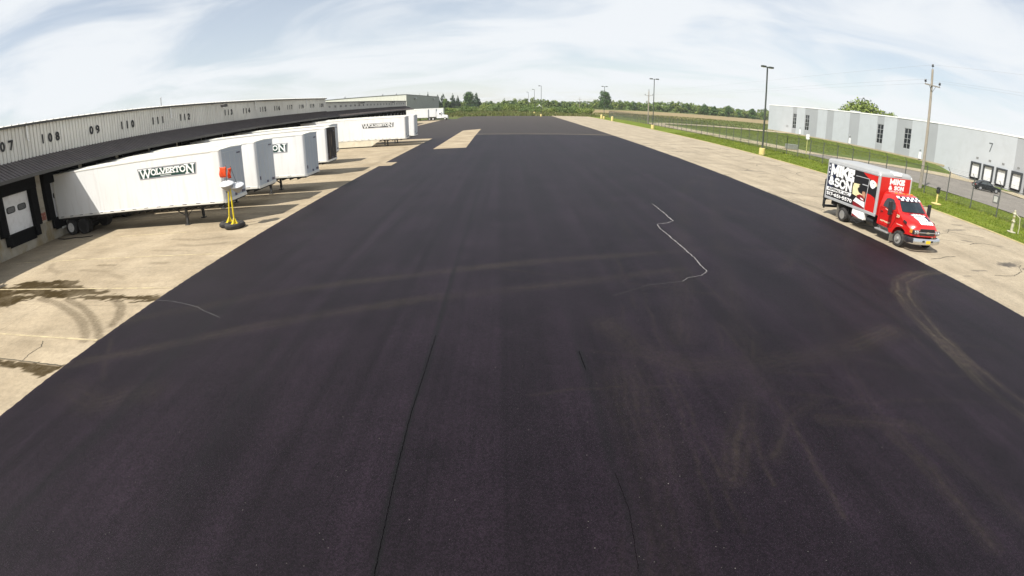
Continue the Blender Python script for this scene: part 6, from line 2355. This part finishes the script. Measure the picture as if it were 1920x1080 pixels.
def leaf_cloud(lobes, n, size, rng, flat=0.0):
    """lobes: (cx,cy,cz, rx,ry,rz, weight). Returns verts, faces of small leaf-clump quads near lobe surfaces."""
    wts = np.array([l[6] for l in lobes], float)
    idx = rng.choice(len(lobes), n, p=wts / wts.sum())
    L = np.array([l[:6] for l in lobes], float)[idx]
    d = rng.normal(size=(n, 3))
    d /= np.linalg.norm(d, axis=1)[:, None]
    rad = rng.uniform(0.45, 1.0, n) ** 0.5 * rng.uniform(0.92, 1.1, n)
    c = L[:, :3] + d * L[:, 3:6] * rad[:, None]
    nrm = d * 0.9 + rng.normal(size=(n, 3)) * 0.6 + np.array([0, 0, .35])
    nrm /= np.linalg.norm(nrm, axis=1)[:, None]
    a = np.cross(nrm, rng.normal(size=(n, 3)))
    a /= np.linalg.norm(a, axis=1)[:, None]
    bq = np.cross(nrm, a)
    s_ = size * rng.uniform(0.5, 1.25, n)[:, None]
    v = np.stack([c - a * s_ - bq * s_ * .35, c + bq * s_ * -.75 + a * s_ * .3, c + a * s_ + bq * s_ * .35, c + bq * s_ * .75 - a * s_ * .3], 1)
    return v.reshape(-1, 3), np.arange(4 * n)


def crown_lobes(r, h, z0, n, rng, kind='round'):
    out_ = []
    if kind == 'cone':
        for k in range(n):
            t_ = (k + .5) / n
            rr = r * (1 - t_) ** 0.85 + .12
            for j in range(5):
                a = rng.uniform(0, 6.28)
                out_.append((rr * .55 * math.cos(a), rr * .55 * math.sin(a), z0 + h * t_, rr * .5, rr * .5, h / n * .8, rr * rr))
        return out_
    for k in range(n):
        a = rng.uniform(0, 6.28)
        t_ = rng.uniform(0, 1)
        env = math.sin(math.pi * min(.97, .18 + .8 * t_)) ** .6
        q = r * env * rng.uniform(.25, .75)
        s_ = r * rng.uniform(.28, .46)
        out_.append((q * math.cos(a), q * math.sin(a), z0 + h * (.08 + .84 * t_), s_, s_, s_ * rng.uniform(.7, 1.0), s_ * s_))
    return out_


def tree(name, label, x, y, h, r, lm, kind='round', nl=900, size=.5, trunk=0.2, seed=0, group=None, z=-.1, cat='tree', nlob=14):
    rng = np.random.default_rng(seed + 11)
    t = thing(name, label, cat, (x, y, z), group)
    z0 = h * trunk
    lob = crown_lobes(r, h - z0, z0, nlob if kind == 'round' else 9, rng, kind)
    v, f = leaf_cloud(lob, nl, size, rng)
    v[:, 2] = np.maximum(v[:, 2], .05)
    mesh_np('crown', v, f, 4, lm, parent=t)
    b = MB()
    b.cyl((0, 0, -.2), (0, 0, h * .55), max(.08, h * .018), h * .007, 8)
    if kind == 'round':
        for k in range(5):
            l_ = lob[k]
            b.cyl((0, 0, z0 * .8 + h * .05 * k), (l_[0], l_[1], l_[2]), h * .008, h * .002, 6)
    # geometry here is local to the tree base
    o_ = obj('trunk', b, M_bark, None, smooth=True)
    o_.parent = t
    return t


# conifers past the tall warehouse
for k, (x, y, h, r, lm, kd, l_) in enumerate([
    (-80.5, 600, 17.5, 6.2, L_ever, 'cone', 'dark spruce beside the corner of the tall warehouse'),
    (-75.0, 606, 19.5, 6.6, L_ever, 'cone', 'tallest dark spruce of the clump beside the tall warehouse'),
    (-62.5, 596, 18.0, 6.4, L_ever, 'cone', 'dark spruce between the rounded leafy tree and the slim spruce'),
    (-57.5, 604, 15.0, 4.8, L_ever, 'cone', 'slim shorter dark spruce ending the clump by the warehouse'),
    (-69.0, 590, 13.0, 5.0, L_mid, 'round', 'rounded leafy tree between the dark spruces by the warehouse'),
    (-95.0, 560, 18.5, 4.0, L_ever, 'cone', 'dark spruce top showing over the tall warehouse roof, left one'),
    (-87.0, 566, 19.5, 4.0, L_ever, 'cone', 'dark spruce top showing over the tall warehouse roof, right one'),
]):
    tree('spruce_tree' if kd == 'cone' else 'leafy_tree', l_, x, y, h, r, lm, kd, 2600, .5, .06, 100 + k, 'trees by the tall warehouse')
tree('leafy_tree', 'broad green tree of the pair beyond the lot end', -42.5, 580, 18.0, 8.6, L_dark, 'round', 4500, .5, .05, 21, 'pair of trees beyond the lot', nlob=34)
tree('spruce_tree', 'pointed dark spruce of the pair beyond the lot end', -33.5, 572, 18.5, 7.4, L_ever, 'cone', 3600, .5, .03, 22, 'pair of trees beyond the lot')
tree('leafy_tree', 'lone tall dark tree at the field edge behind the small two-headed lamp', 100, 520, 19.5, 7.6, L_dark, 'round', 4000, .5, .10, 23, nlob=34)
for k, (x, y, h, r, l_) in enumerate([(226, 560, 12.5, 6.5, 'first dark round tree from the left at the field edge'), (237, 556, 11.0, 5.0, 'second dark round tree from the left at the field edge'),
                                      (256, 560, 13.0, 6.0, 'third dark round tree from the left, taller, at the field edge'), (292, 566, 13.0, 6.5, 'fourth dark round tree, farthest right at the field edge')]):
    tree('leafy_tree', l_, x, y, h, r, L_dark, 'round', 2600, .5, .12, 40 + k, 'dark trees along the field edge', nlob=18)
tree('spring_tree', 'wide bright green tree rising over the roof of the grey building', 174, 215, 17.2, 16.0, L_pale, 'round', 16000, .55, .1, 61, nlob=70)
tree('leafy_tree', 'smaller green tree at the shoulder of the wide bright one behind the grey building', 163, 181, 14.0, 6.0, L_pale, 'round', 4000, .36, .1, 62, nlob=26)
tree('leafy_tree', 'pointed young tree rising above the bushes beyond the lot', -2, 420, 10.5, 3.0, L_mid, 'cone', 700, .5, .05, 63)

# bushes along the far end of the lot
nb = 0
BP = [(-52, 330, 4.6, 6), (-43, 345, 4.0, 6), (-36, 320, 3.4, 5), (-29, 335, 4.4, 6.5), (-21, 318, 4.4, 5), (-15, 345, 5.6, 6.5), (-9, 330, 4.8, 6), (-3, 350, 6.2, 6.5), (4, 326, 5.4, 6), (10, 345, 5.8, 7), (16, 330, 5.6, 6),
      (21, 352, 5.4, 6), (9, 300, 3.0, 4), (16, 286, 2.6, 3.5), (24, 292, 3.2, 4), (31, 280, 4.0, 5.5), (37, 286, 4.4, 5.5), (42, 272, 3.4, 4.5), (30, 310, 4.0, 5), (46, 300, 4.2, 5.5), (-60, 350, 5, 7), (-47, 300, 2.4, 4), (-33, 290, 2.2, 4)]
for k, (x, y, h, r) in enumerate(BP):
    rng = np.random.default_rng(200 + k)
    o_ = None
    lob = [(rng.uniform(-.6, .6) * r, rng.uniform(-.5, .5) * r, h * rng.uniform(.3, .6), r * .5, r * .5, h * .42, 1) for _ in range(7)]
    v, f = leaf_cloud(lob, 1100, .28, rng)
    v[:, 2] = np.maximum(v[:, 2], 0.02)
    t = thing('bush', ('rounded mid green bush in the overgrown band beyond the asphalt end', 'darker leafy green bush in the overgrown band beyond the asphalt end', 'pale yellowish bush in the overgrown band beyond the asphalt end')[k % 3], 'bush', (x, y, -.1), 'bushes beyond the lot end')
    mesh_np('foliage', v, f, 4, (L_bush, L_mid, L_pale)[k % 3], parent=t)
    b = MB()
    for j in range(4):
        l_ = lob[j]
        b.cyl((0, 0, -.1), (l_[0] * .8, l_[1] * .8, l_[2]), .06, .02, 5)
    o_ = obj('stem', b, M_bark)
    o_.parent = t

# the far wood, one mass
WB = [(-420, 720), (-250, 690), (-130, 640), (-30, 610), (30, 575), (100, 590), (180, 596), (240, 605), (330, 650), (430, 720), (560, 830), (760, 1000), (1000, 1150)]
V, n_tot = {0: [], 1: [], 2: []}, 0
rng = np.random.default_rng(5)
for (ax_, ay_), (bx_, by_) in zip(WB[:-1], WB[1:]):
    Ln = math.hypot(bx_ - ax_, by_ - ay_)
    m_ = max(2, int(Ln / 4.2))
    for k in range(m_):
        t_ = (k + rng.uniform(0, 1)) / m_
        x, y = ax_ + (bx_ - ax_) * t_, ay_ + (by_ - ay_) * t_
        for row in range(3):
            far = rng.uniform(0, 12) + row * 16
            sc = 1 + .0009 * max(0, x)
            big = 1.0 if x > 0 else .78
            h = rng.uniform(7.4, 11.4) * sc * big * (0.85 + .22 * math.sin(x * .021) * math.sin(x * .047 + 1)) * (1 + .12 * row) * (0.7 if rng.uniform() < .2 else 1)
            r = rng.uniform(3.0, 5.2) * sc
            lob = crown_lobes(r, h * .9, h * .05, 11, rng)
            lob = [(l[0] + x + rng.uniform(-2, 2), l[1] + y + far, l[2], *l[3:]) for l in lob]
            v, f = leaf_cloud(lob, 300, .62 * sc, rng)
            v[:, 2] = np.maximum(v[:, 2], 0)
            V[rng.choice(3, p=[.45, .13, .42])].append(v)
vs, mi = [], []
for k in range(3):
    a = np.concatenate(V[k])
    vs.append(a)
    mi.append(np.full(len(a) // 4, k))
vs = np.concatenate(vs)
mi = np.concatenate(mi)
o = mesh_np('woods', vs, np.arange(len(vs)), 4, [L_mid, L_dark, L_pale], kind='stuff')  # leaf tones here partly carry painted distance haze
o.data.polygons.foreach_set('material_index', mi.astype(np.int32))
o['label'] = 'far belt of mixed green woods along the horizon beyond the fields'

# thin summer haze over the fields
b = MB()
b.box(-4300, 4800, -900, 6300, -2.8, 26)
hz = bpy.data.materials.new('thin_haze')
hz.use_nodes = True
t_ = hz.node_tree
t_.nodes.clear()
vo = N(t_, 'ShaderNodeVolumePrincipled')
vo.inputs['Color'].default_value = (0.93, 0.96, 0.97, 1)
vo.inputs['Density'].default_value = 0.00011
vo.inputs['Anisotropy'].default_value = 0.0
mo_ = N(t_, 'ShaderNodeOutputMaterial')
t_.links.new(vo.outputs[0], mo_.inputs['Volume'])
obj('haze', b, hz, kind='stuff')

# grass blades: mown verge, rough meadow, weeds past the lot
L_grass = leaf_mat('grass_blades', (0.08, 0.118, 0.010), (0.12, 0.158, 0.015), (0.175, 0.20, 0.034), .6)
L_weed = leaf_mat('weed_blades', (0.0595, 0.0850, 0.0170), (0.1020, 0.1232, 0.0306), (0.1615, 0.1445, 0.0595), .15)


def blades(name, x, y, z, h, wd, m, label, seed):
    rng = np.random.default_rng(seed)
    n = len(x)
    a = rng.uniform(0, 6.28, n)
    l_ = rng.uniform(-.5, .5, (n, 2)) * h[:, None]
    dx, dy = np.cos(a) * wd, np.sin(a) * wd
    v = np.stack([np.stack([x - dx, y - dy, z], 1), np.stack([x + dx, y + dy, z], 1), np.stack([x + l_[:, 0], y + l_[:, 1], z + h], 1)], 1).reshape(-1, 3)
    o = mesh_np(name, v, np.arange(3 * n), 3, m, kind='stuff')
    o['label'] = label
    return o


rng = np.random.default_rng(77)
n = 900
x = rng.uniform(-9, 17, n)
y = 3.2 + 14 * rng.uniform(0, 1, n) ** 1.6
k_ = rng.uniform(0, 1, n) < (0.25 + 0.75 * np.exp(-((x - 2.6) / 1.2) ** 2))
x, y = x[k_], y[k_]
n = len(x)
rr = rng.uniform(.003, .008, n)
oc = np.array([[1, 0, 0], [0, 1, 0], [-1, 0, 0], [0, -1, 0], [0, 0, 1]], float)
vs = (np.stack([x, y, np.full(n, .021)], 1)[:, None, :] + oc[None] * rr[:, None, None] * rng.uniform(.6, 1.3, (n, 5, 1))).reshape(-1, 3)
fc = np.array([[0, 1, 4], [1, 2, 4], [2, 3, 4], [3, 0, 4]])
ff = (np.arange(n)[:, None, None] * 5 + fc[None]).reshape(-1)
o = mesh_np('grit', vs, ff, 3, mat('pale_grit', (0.20, 0.19, 0.175), rough=.9, var=.4, scale=30), kind='stuff')
o['label'] = 'loose pale grit scattered on the fresh asphalt'
rng = np.random.default_rng(9)
n = 60000
x = rng.uniform(35.05, 51.0, n)
y = 14 + 96 * rng.uniform(0, 1, n) ** 1.4
z = -0.04 + 0.05 * wob(x, y, 0.25, 3) * np.clip((x - 35) / 2, 0, 1)
tall = np.exp(-((x - 43.6) / .5) ** 2)
blades('grass', x, y, z, rng.uniform(.04, .12, n) * (1 + 2.2 * tall), .03 + .0003 * y, L_grass, 'short mown grass of the verge between kerb and road', 1)
n = 26000
x = rng.uniform(-40, 45, n)
y = 217 + 150 * rng.uniform(0, 1, n)
blades('weeds', x, y, np.full(n, -.1), rng.uniform(.2, .9, n) * (1 + .6 * wob(x, y, .05, 3)), .14 + .0004 * y, L_weed, 'rough weeds and grass growing past the end of the asphalt', 2)
n = 26000
x = rng.uniform(56, 107, n)
y = rng.uniform(80, 165, n)
k_ = y > 80 + 12 * np.clip((x - 84) / 20, 0, 1) + 6
x, y = x[k_], y[k_]
n = len(x)
blades('meadow_tufts', x, y, np.full(n, -.1), rng.uniform(.05, .2, n), .06 + .0003 * y, L_grass, 'mown grass in front of the grey building', 3)
n = 16000
x = rng.uniform(52, 230, n)
y = rng.uniform(186, 330, n)
k_ = (x < 106) | (y > 200)
x, y = x[k_], y[k_]
blades('meadow_tufts', x, y, np.full(len(x), -.1), rng.uniform(.1, .5, len(x)), .15 + .0004 * y, L_weed, 'rough green meadow between the far road and the dry field', 4)
